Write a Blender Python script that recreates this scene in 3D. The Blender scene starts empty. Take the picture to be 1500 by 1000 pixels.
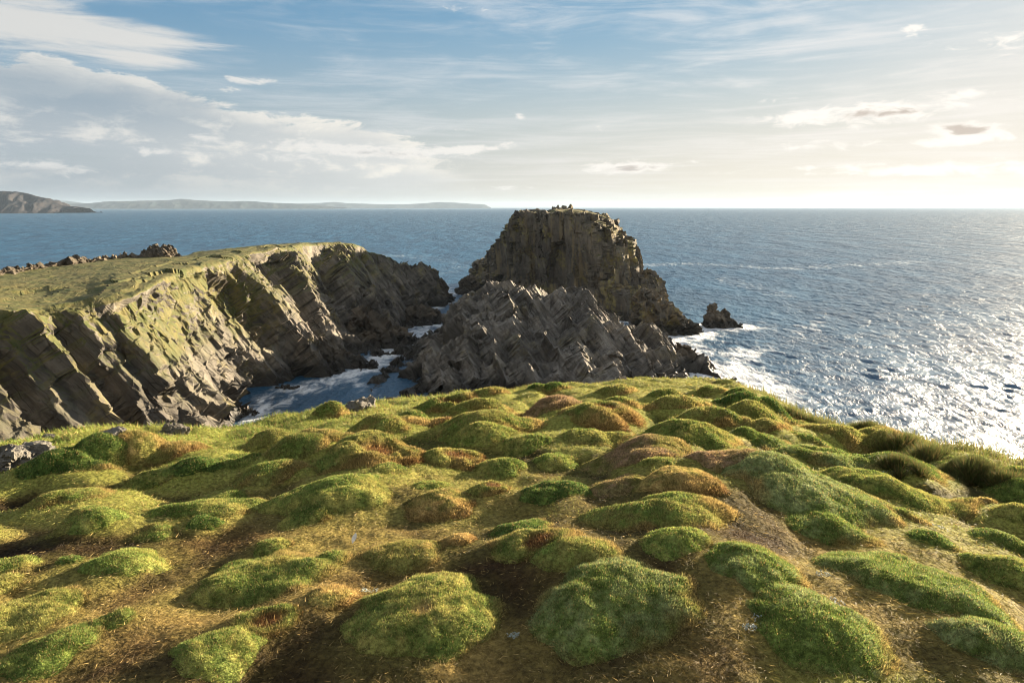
import bpy, math, random
import numpy as np
from mathutils import Vector

scene = bpy.context.scene
COL = scene.collection
R = math.radians
H = 36.0                                  # eye height above the sea
PITCH = R(11.14)
CP, SP = math.cos(PITCH), math.sin(PITCH)
HAZE = 3.2e-5
SUN_AZ, SUN_EL = R(53.0), R(11.0)
rng = np.random.default_rng(7)

# ------------------------------------------------------------------ helpers
def tag(o, label=None, cat=None, group=None, kind=None):
    if label: o['label'] = label
    if cat: o['category'] = cat
    if group: o['group'] = group
    if kind: o['kind'] = kind
    return o

def mesh_obj(name, V, F, mat=None, parent=None, smooth=False, colors=None, attrs=None, mats=None, midx=None):
    V = np.ascontiguousarray(V, dtype=np.float32).reshape(-1, 3)
    F = np.ascontiguousarray(F, dtype=np.int32)
    k = F.shape[1]
    me = bpy.data.meshes.new(name)
    me.vertices.add(len(V)); me.vertices.foreach_set('co', V.ravel())
    me.loops.add(F.size); me.loops.foreach_set('vertex_index', F.ravel())
    me.polygons.add(len(F))
    me.polygons.foreach_set('loop_start', np.arange(0, F.size, k, dtype=np.int32))
    me.update(calc_edges=True)
    me.polygons.foreach_set('use_smooth', np.full(len(F), bool(smooth)))
    if colors is not None:
        c = np.ones((len(V), 4), np.float32); c[:, :3] = colors
        a = me.color_attributes.new('col', 'FLOAT_COLOR', 'POINT'); a.data.foreach_set('color', c.ravel())
    for n_, v in (attrs or {}).items():
        a = me.attributes.new(n_, 'FLOAT', 'POINT'); a.data.foreach_set('value', np.ascontiguousarray(v, np.float32).ravel())
    for m in (mats or ([mat] if mat else [])): me.materials.append(m)
    if midx is not None: me.polygons.foreach_set('material_index', np.ascontiguousarray(midx, np.int32))
    o = bpy.data.objects.new(name, me); COL.objects.link(o)
    if parent is not None: o.parent = parent
    return o

def grid_faces(n, m, wrap=False):
    j = np.arange(m if wrap else m - 1)
    i = np.arange(n - 1)
    I, J = np.meshgrid(i, j, indexing='ij')
    J2 = (J + 1) % m
    return np.stack([I*m+J, I*m+J2, (I+1)*m+J2, (I+1)*m+J], -1).reshape(-1, 4)

def grid_normals(V, wrap=False):
    if wrap:
        dj = np.roll(V, -1, 1) - np.roll(V, 1, 1)
    else:
        dj = np.gradient(V, axis=1)
    di = np.gradient(V, axis=0)
    n = np.cross(dj, di)
    return n / (np.linalg.norm(n, axis=-1, keepdims=True) + 1e-9)

def hsh(ix, iy, iz, seed):
    h = (ix.astype(np.uint32) * np.uint32(374761393) + iy.astype(np.uint32) * np.uint32(668265263)
         + iz.astype(np.uint32) * np.uint32(2147483647) + np.uint32((seed * 1274126177) & 0xffffffff))
    h ^= h >> np.uint32(13); h *= np.uint32(1274126177); h ^= h >> np.uint32(16)
    h *= np.uint32(2246822519); h ^= h >> np.uint32(13)
    return h
def h01(h): return (h & np.uint32(0xffffff)).astype(np.float32) / 16777215.0
def rehash(h, k):
    h = h * np.uint32(2654435761) + np.uint32(k * 40503 + 12345); h ^= h >> np.uint32(15)
    h *= np.uint32(2246822519); h ^= h >> np.uint32(13); return h

def vnoise(P, seed=0):
    """value noise, -1..1"""
    P = np.asarray(P, np.float32); f0 = np.floor(P); f = P - f0; f = f*f*f*(f*(f*6-15)+10)
    i = f0.astype(np.int64)
    out = 0
    for dx in (0, 1):
        wx = f[..., 0] if dx else 1 - f[..., 0]
        for dy in (0, 1):
            wy = f[..., 1] if dy else 1 - f[..., 1]
            for dz in (0, 1):
                wz = f[..., 2] if dz else 1 - f[..., 2]
                out = out + wx*wy*wz*h01(hsh(i[..., 0]+dx, i[..., 1]+dy, i[..., 2]+dz, seed))
    return out*2 - 1
def fbm(P, oct=4, seed=0, gain=.5, lac=2.03):
    P = np.asarray(P, np.float32); a, s, o = 1., 0., 0.
    for k in range(oct):
        o = o + a*vnoise(P, seed+k*17); s += a; a *= gain; P = P*lac + 3.7
    return o/s
def fb2(x, y, sc, oct=4, seed=0):
    return fbm(np.stack([x*sc, y*sc, np.full_like(x, .37)], -1), oct, seed)

def facet(P, size, Rm, seed, tilt=.6):
    """blocky fractured offset in about -1..1: every cell is a small tilted plane"""
    Q = (P.reshape(-1, 3) @ Rm.T) / np.asarray(size, np.float32)
    b = np.floor(Q - .5).astype(np.int64)
    best = np.full(len(Q), 1e9, np.float32); bh = np.zeros(len(Q), np.uint32); bd = np.zeros_like(Q)
    for dx in (0, 1):
        for dy in (0, 1):
            for dz in (0, 1):
                cx, cy, cz = b[:, 0]+dx, b[:, 1]+dy, b[:, 2]+dz
                h = hsh(cx, cy, cz, seed)
                c = np.stack([cx+.5+.75*(h01(h)-.5), cy+.5+.75*(h01(rehash(h, 1))-.5), cz+.5+.75*(h01(rehash(h, 2))-.5)], -1)
                d = Q - c; dd = (d*d).sum(-1)
                m = dd < best
                best = np.where(m, dd, best); bh = np.where(m, h, bh); bd = np.where(m[:, None], d, bd)
    t = np.stack([h01(rehash(bh, 5)), h01(rehash(bh, 6)), h01(rehash(bh, 7))], -1)*2 - 1
    o = (h01(rehash(bh, 4))*2 - 1) + tilt*(bd*t).sum(-1)*2
    return o.reshape(P.shape[:-1]), h01(rehash(bh, 9)).reshape(P.shape[:-1])

def terrace(V, n, L, k, seed, mask=1., edge=.16, cells=(2.5, 4.), warp=.55, zs=1.):
    """break a surface into slabs: points slide along the bed normal n on to stepped bed planes"""
    Rm = frame(n); n = Rm[0]
    b = V @ n; u = V @ Rm[1]; w = V @ Rm[2]
    Vn = V*np.array([1, 1, zs])
    wp = warp*L*fbm(Vn*(.33/L), 3, seed)
    cu, cw = np.floor(u/(cells[0]*L) + .35*vnoise(Vn*(.5/L), seed+1)), np.floor(w/(cells[1]*L) + .35*vnoise(Vn*(.5/L), seed+2))
    wp = wp + .9*L*(h01(hsh(cu.astype(np.int64), cw.astype(np.int64), np.zeros_like(cu, np.int64), seed+3))-.5)
    bb = (b + wp)/L; i = np.floor(bb); f = bb - i
    kk = k*(.45 + .75*h01(hsh(i.astype(np.int64), cu.astype(np.int64), cw.astype(np.int64), seed+4)))
    new = i + smooth(.5-edge, .5+edge, f)
    return V + n*((new-bb)*L*np.minimum(kk, .97)*mask)[..., None]

def frame(n, up=(0, 0, 1)):
    """rows: plane normal n, then two directions inside the bed"""
    n = np.array(n, float); n /= np.linalg.norm(n)
    u = np.cross(up, n); u /= np.linalg.norm(u); w = np.cross(n, u)
    return np.array([n, u, w], np.float32)

def smooth(a, b, x):
    t = np.clip((x - a)/(b - a), 0, 1); return t*t*(3-2*t)

def ray(px, py):
    dx, dy = (px-750)/1000., (500-py)/1000.
    return np.array([dx, CP + SP*dy, -SP + CP*dy])
def pix_at_y(px, py, y):
    d = ray(px, py); return d*(y/d[1])
def azel(px, py):
    d = ray(px, py); return math.atan2(d[0], d[1]), math.atan2(d[2], math.hypot(d[0], d[1]))

# ------------------------------------------------------------------ node helpers
class N:
    """tiny expression builder on a node tree"""
    def __init__(s, t): s.t = t
    def math(s, op, a, b=None, c=None, clamp=False):
        n = s.t.nodes.new('ShaderNodeMath'); n.operation = op; n.use_clamp = clamp
        for i, v in enumerate((a, b, c)):
            if v is None: continue
            if isinstance(v, (int, float)): n.inputs[i].default_value = v
            else: s.t.links.new(v, n.inputs[i])
        return n.outputs[0]
    def add(s, a, b): return s.math('ADD', a, b)
    def sub(s, a, b): return s.math('SUBTRACT', a, b)
    def mul(s, a, b): return s.math('MULTIPLY', a, b)
    def ss(s, a, b, x, lo=0., hi=1.):
        n = s.t.nodes.new('ShaderNodeMapRange'); n.interpolation_type = 'SMOOTHSTEP'
        for k, v in ((1, a), (2, b), (3, lo), (4, hi)):
            if isinstance(v, (int, float)): n.inputs[k].default_value = v
            else: s.t.links.new(v, n.inputs[k])
        s.t.links.new(x, n.inputs[0]); return n.outputs[0]
    def noise(s, vec, scale, detail=4, rough=.5, dist=0., out=0):
        n = s.t.nodes.new('ShaderNodeTexNoise')
        n.inputs['Scale'].default_value = scale; n.inputs['Detail'].default_value = detail
        n.inputs['Roughness'].default_value = rough; n.inputs['Distortion'].default_value = dist
        if vec is not None: s.t.links.new(vec, n.inputs['Vector'])
        return n.outputs[out]
    def voro(s, vec, scale, feature='F1', out='Distance', rand=1.):
        n = s.t.nodes.new('ShaderNodeTexVoronoi'); n.feature = feature
        n.inputs['Scale'].default_value = scale; n.inputs['Randomness'].default_value = rand
        if vec is not None: s.t.links.new(vec, n.inputs['Vector'])
        return n.outputs[out]
    def mapping(s, vec, loc=(0, 0, 0), rot=(0, 0, 0), sc=(1, 1, 1)):
        n = s.t.nodes.new('ShaderNodeMapping')
        n.inputs['Location'].default_value = loc; n.inputs['Rotation'].default_value = rot; n.inputs['Scale'].default_value = sc
        s.t.links.new(vec, n.inputs[0]); return n.outputs[0]
    def mix(s, f, a, b, mode='MIX'):
        n = s.t.nodes.new('ShaderNodeMix'); n.data_type = 'RGBA'; n.blend_type = mode
        for sock, v in ((n.inputs[0], f), (n.inputs[6], a), (n.inputs[7], b)):
            if isinstance(v, (int, float)): sock.default_value = v
            elif isinstance(v, (tuple, list)): sock.default_value = tuple(v) + ((1,) if len(v) == 3 else ())
            else: s.t.links.new(v, sock)
        return n.outputs[2]
    def ramp(s, f, stops):
        n = s.t.nodes.new('ShaderNodeValToRGB'); e = n.color_ramp.elements
        while len(e) < len(stops): e.new(.5)
        for el, (p, c) in zip(e, stops): el.position = p; el.color = tuple(c) + (1,)
        s.t.links.new(f, n.inputs[0]); return n.outputs[0]
    def sep(s, v):
        n = s.t.nodes.new('ShaderNodeSeparateXYZ'); s.t.links.new(v, n.inputs[0]); return n.outputs
    def comb(s, x, y, z=0.):
        n = s.t.nodes.new('ShaderNodeCombineXYZ')
        for i, v in enumerate((x, y, z)):
            if isinstance(v, (int, float)): n.inputs[i].default_value = v
            else: s.t.links.new(v, n.inputs[i])
        return n.outputs[0]
    def attr(s, name, out='Fac'):
        n = s.t.nodes.new('ShaderNodeAttribute'); n.attribute_name = name; return n.outputs[out]
    def bump(s, h, strength, dist, normal=None):
        n = s.t.nodes.new('ShaderNodeBump'); n.inputs['Strength'].default_value = strength; n.inputs['Distance'].default_value = dist
        s.t.links.new(h, n.inputs['Height'])
        if normal is not None: s.t.links.new(normal, n.inputs['Normal'])
        return n.outputs[0]

def new_mat(name):
    m = bpy.data.materials.new(name); m.use_nodes = True
    t = m.node_tree; b = t.nodes['Principled BSDF']
    return m, t, b, N(t)

def geo(t, out): return t.nodes.new('ShaderNodeNewGeometry').outputs[out]

# ------------------------------------------------------------------ materials
def rock_mat(name, base, light, dark, moss=.0, moss_lo=.55, lichen=0., wet=3.5, bed=(0.8, 0, .6), fine=1.0, streak=0.):
    """weathered rock: bedding-aligned tone, cracks, lichen, turf on flat tops, wet dark band at the tide line"""
    m, t, b, n = new_mat(name)
    P = geo(t, 'Position'); Nn = geo(t, 'Normal')
    # bedding coordinate
    bd = Vector(bed).normalized()
    dot = t.nodes.new('ShaderNodeVectorMath'); dot.operation = 'DOT_PRODUCT'
    t.links.new(P, dot.inputs[0]); dot.inputs[1].default_value = bd
    q = tuple(bd.rotation_difference(Vector((0, 0, 1))).to_euler())
    bp = n.mapping(P, rot=q)
    bv = n.mapping(bp, sc=(.25, .25, 1.4))
    big = n.noise(P, .09, 4, .55)
    med = n.noise(bv, .8, 6, .65)
    fin = n.noise(P, 2.2*fine, 5, .65)
    c = n.mix(n.ss(.3, .72, med), base, light)
    c = n.mix(n.ss(.62, .38, big, 0, .65), c, dark)
    c = n.mix(n.ss(.5, .75, fin, 0, .5), c, dark)
    cell = n.voro(bv, .55, out='Color')
    c = n.mix(.28, c, n.mix(1.0, c, n.mix(n.sep(cell)[0], (.45, .45, .45), (1.7, 1.65, 1.55)), 'MULTIPLY'))
    crack = n.voro(n.mix(.3, n.mapping(bp, sc=(.12, .5, 1.6)), n.noise(P, .6, 4, .6, out=1)), .55, 'DISTANCE_TO_EDGE')
    crk = n.ss(.0, .03, n.add(crack, n.mul(n.ss(.45, .6, n.noise(P, .35, 3)), .05)))
    c = n.mix(n.math('MULTIPLY', n.sub(1., crk), .6), c, tuple(x*.35 for x in dark))
    if lichen:
        li = n.mul(n.ss(.52, .66, n.noise(P, .16, 5, .6)), n.ss(.35, .6, n.noise(P, 1.1, 4, .6)))
        c = n.mix(n.mul(li, lichen), c, (.30, .25, .07))
    if streak:
        sv = n.mapping(P, sc=(.35, .35, .03))
        c = n.mix(n.ss(.52, .62, n.noise(sv, 1., 4, .6), 0, streak), c, (.24, .18, .085))
    z = n.sep(P)[2]
    if moss:
        nz = n.sep(Nn)[2]
        g = n.add(nz, n.mul(n.sub(n.noise(P, .35, 5, .65), .5), 1.1))
        g = n.mul(n.ss(moss_lo, moss_lo+.12, n.add(g, n.mul(n.attr('turf'), .55))), n.math('MAXIMUM', n.ss(-H+9, -H+22, z), n.attr('turf')))
        gc = n.mix(n.ss(.35, .65, n.noise(P, .5, 5, .65)), (.060, .070, .017), (.13, .112, .038))
        gc = n.mix(n.ss(.55, .7, n.noise(P, 1.4, 4, .6)), gc, (.045, .05, .014))
        c = n.mix(n.mul(g, moss), c, gc)
    wn = n.add(z, n.mul(n.noise(P, .3, 3), -3.))
    w = n.ss(-H+wet-1.5, -H+wet-3.2, wn)
    c = n.mix(n.mul(w, .8), c, (.018, .016, .012))
    t.links.new(c, b.inputs['Base Color'])
    t.links.new(n.ss(0., 1., w, .85, .38), b.inputs['Roughness'])
    hgt = n.add(n.mul(med, 1.0), n.add(n.mul(fin, .5), n.mul(crk, .25)))
    t.links.new(n.bump(hgt, .75, .55), b.inputs['Normal'])
    b.inputs['Specular IOR Level'].default_value = .3
    return m

M = {}
M['headland'] = rock_mat('headland_rock', (.092, .083, .070), (.205, .182, .148), (.026, .023, .020), moss=1., moss_lo=.38, lichen=.35, bed=(.75, .1, .62))
M['stack'] = rock_mat('stack_rock', (.112, .096, .074), (.20, .17, .125), (.042, .036, .029), moss=.9, moss_lo=.80, lichen=.75, wet=4, bed=(.95, .25, .1), streak=.55)
M['ridge'] = rock_mat('ridge_rock', (.115, .104, .09), (.27, .25, .215), (.035, .031, .027), lichen=.2, bed=(.8, .1, .6), fine=1.4)
M['shore'] = rock_mat('shore_rock', (.10, .082, .06), (.19, .155, .11), (.04, .033, .025), moss=.25, moss_lo=.8, wet=3.2, bed=(.7, .3, .6), fine=1.4)
M['pale'] = rock_mat('pale_boulder', (.17, .16, .14), (.33, .315, .28), (.08, .072, .06), wet=0, fine=5., lichen=.5)

def veg_mat(name, trans=.4, rough=.65):
    m, t, b, n = new_mat(name)
    c = n.attr('col', 'Color')
    t.links.new(c, b.inputs['Base Color']); b.inputs['Roughness'].default_value = rough
    b.inputs['Specular IOR Level'].default_value = .25
    tr = t.nodes.new('ShaderNodeBsdfTranslucent'); t.links.new(c, tr.inputs['Color'])
    mx = t.nodes.new('ShaderNodeMixShader'); mx.inputs[0].default_value = trans
    t.links.new(b.outputs[0], mx.inputs[1]); t.links.new(tr.outputs[0], mx.inputs[2])
    t.links.new(mx.outputs[0], t.nodes['Material Output'].inputs['Surface'])
    return m
M['leaf'] = veg_mat('leaf_blades', .42)
M['straw'] = veg_mat('straw_blades', .3)

def turf_mat():
    m, t, b, n = new_mat('turf')
    P = geo(t, 'Position')
    c = n.attr('col', 'Color')
    c = n.mix(.8, c, n.mix(1., c, n.mix(n.ss(.3, .7, n.noise(P, 38., 4, .7)), (.35, .33, .3), (1.6, 1.6, 1.5)), 'MULTIPLY'))
    t.links.new(c, b.inputs['Base Color']); b.inputs['Roughness'].default_value = .9
    b.inputs['Specular IOR Level'].default_value = .1
    h = n.add(n.mul(n.noise(P, 22., 5, .7), 1.), n.mul(n.noise(P, 70., 3, .6), .4))
    t.links.new(n.bump(h, .8, .04), b.inputs['Normal'])
    return m
M['turf'] = turf_mat()

def grass_cap_mat():
    m, t, b, n = new_mat('cliff_turf')
    P = geo(t, 'Position')
    c = n.mix(n.ss(.35, .65, n.noise(P, .12, 5, .6)), (.085, .085, .022), (.19, .15, .05))
    c = n.mix(n.ss(.5, .72, n.noise(P, .9, 5, .7)), c, (.05, .045, .018))
    t.links.new(c, b.inputs['Base Color']); b.inputs['Roughness'].default_value = .95
    t.links.new(n.bump(n.noise(P, 1.6, 6, .7), .8, .5), b.inputs['Normal'])
    return m
M['cap'] = grass_cap_mat()

# ------------------------------------------------------------------ camera
cam_d = bpy.data.cameras.new('camera'); cam = bpy.data.objects.new('camera', cam_d); COL.objects.link(cam)
cam_d.sensor_width = 36; cam_d.lens = 24.0; cam_d.clip_start = .05; cam_d.clip_end = 200000
cam.location = (0, 0, 0); cam.rotation_euler = (R(90) - PITCH, 0, 0)
scene.camera = cam

# ------------------------------------------------------------------ grassy hilltop
EDGE = [(-160, 668, 9.0), (0, 664, 9.5), (100, 645, 10), (180, 638, 10.5), (250, 636, 11), (345, 633, 11.6), (430, 617, 12), (540, 597, 13),
        (640, 589, 13.5), (750, 576, 14.5), (850, 567, 15), (950, 560, 15.5), (1050, 562, 15), (1100, 573, 14.3), (1150, 598, 13.5),
        (1200, 623, 12.8), (1300, 645, 11.5), (1400, 668, 10.2), (1500, 692, 9.), (1650, 730, 8.5)]
_az = [math.atan2(ray(a, b)[0], ray(a, b)[1]) for a, b, _ in EDGE]
_tn = [-ray(a, b)[2]/math.hypot(*ray(a, b)[:2]) for a, b, _ in EDGE]
_D = [d for *_, d in EDGE]
AZ = np.array([-math.pi, R(-100), R(-65)] + _az + [R(65), R(100), math.pi])
DD = np.array([70., 60., 14.] + _D + [12., 60., 70.])
ZE = np.array([-2.2, -2.2, -3.4] + [-a*d for a, d in zip(_tn, _D)] + [-3.4, -2.2, -2.2])
def ground_base(x, y):
    az = np.arctan2(x, y); r = np.hypot(x, y)
    D = np.interp(az, AZ, DD); ze = np.interp(az, AZ, ZE)
    drop = -ze - 1.7
    zin = -1.7 - drop*(np.minimum(r, D)/D)**1.6
    e = np.maximum(r - D, 0)
    s0 = 1.6*drop/D
    zout = s0*e + np.where(e < 3., .22*e*e, .22*9 + 1.32*(e-3.))
    return zin - zout
def ground(x, y):
    x = np.asarray(x, np.float32); y = np.asarray(y, np.float32)
    z = ground_base(x, y)
    r = np.hypot(x, y)
    k = 1/(1 + np.maximum(r-16, 0)*.3)
    return z + .10*fb2(x, y, .8, 3, 3)*k + .05*fb2(x, y, 3.0, 4, 5)*k + np.where(r > 17, fb2(x, y, .3, 4, 9)*np.clip((r-17)*.15, 0, 1.6), 0)
def cushions(x, y, s=.62):
    """low turf cushions in the sheet of ground itself: 0 in the hollows, 1 on the crowns"""
    u, v = x/(s*1.25), y/s
    u = u + .25*fb2(x, y, 1.3, 2, 141); v = v + .25*fb2(x, y, 1.3, 2, 142)
    bu, bv = np.floor(u).astype(np.int64), np.floor(v).astype(np.int64); best = np.zeros(np.shape(x), np.float32)
    for i in (-1, 0, 1):
        for j in (-1, 0, 1):
            h = hsh(bu+i, bv+j, bu*0, 77)
            cu, cv = bu+i+.5+.7*(h01(h)-.5), bv+j+.5+.7*(h01(rehash(h, 1))-.5)
            rad = .42+.42*h01(rehash(h, 2)); d2 = ((u-cu)**2+(v-cv)**2)/rad**2
            best = np.maximum(best, np.clip(1-d2, 0, 1)**.8*(.35+.65*h01(rehash(h, 3))))
    return best
SKIRT = []
_ground0 = ground
def ground(x, y):
    z = _ground0(x, y)
    r_ = np.hypot(x, y); z = z + cushions(x, y)*(.035 + .125*smooth(3.2, 7.5, r_))*np.clip(1-(r_-15)*.3, 0, 1)
    for cx, cy, w_, d_, h_, ca, sa in SKIRT:
        u = (x-cx)*ca - (y-cy)*sa; v = (x-cx)*sa + (y-cy)*ca
        q = (u/(w_*.80))**2 + (v/(d_*.85))**2
        z = z + np.where(q < 6, .50*h_*np.exp(-q), 0)
    return z
def hit(px, py, lift=0.):
    d = ray(px, py)
    ts = np.concatenate([np.arange(1.4, 20, .01)])
    z = ground(d[0]*ts, d[1]*ts) + lift
    i = np.argmax(d[2]*ts < z)
    if not (d[2]*ts < z).any():                      # above the brow: take the brow itself
        i = np.argmin(d[2]*ts - z)
    return d*ts[i], ts[i]

def skirt_mask(x, y):
    m = np.zeros(np.shape(x))
    for cx, cy, w_, d_, h_, ca, sa in SKIRT:
        u = (x-cx)*ca - (y-cy)*sa; v = (x-cx)*sa + (y-cy)*ca
        m = np.maximum(m, np.exp(-((u/(w_*.66))**2 + (v/(d_*.70))**2)**2))
    return m
# ground-tone: straw / bare brown / green, as real patches of plants; shade painted into the hollows
def ground_col(x, y):
    a = fb2(x, y, .55, 4, 21); b = fb2(x, y, 1.7, 4, 31); r = np.hypot(x, y); az = np.arctan2(x, y)
    straw = np.array([.25, .155, .062]); brown = np.array([.060, .036, .017]); green = np.array([.17, .21, .04]); olive = np.array([.25, .225, .06])
    c = brown + (straw-brown)*smooth(-.25, .45, b)[..., None]
    far = smooth(3.4, 8., r)
    g = smooth(.22, .60, a*.7 + .16 + far*.52)
    c = c*(1-g[..., None]*.8) + olive*g[..., None]*.8
    edge = smooth(6., 9.5, r)*smooth(.05, -.35, az)
    g2 = np.clip(smooth(.1, .5, a + edge*.75 - .12), 0, 1)
    c = c*(1-g2[..., None]*.85) + green*g2[..., None]*.85
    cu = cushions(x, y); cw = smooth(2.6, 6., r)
    c = c*(1 - ((.25+.45*cw)*(1-smooth(.0, .35, cu)))[..., None])  # darkened between the cushions, standing in for their shade
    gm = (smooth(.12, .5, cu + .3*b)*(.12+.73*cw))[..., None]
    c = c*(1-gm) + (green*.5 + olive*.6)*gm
    sk = skirt_mask(x, y)*smooth(-.30, .25, b + .15)*(.3+.4*cw)
    c = c*(1-sk[..., None]*.75) + (green*.55+olive*.45)*sk[..., None]*.75
    return c

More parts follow.
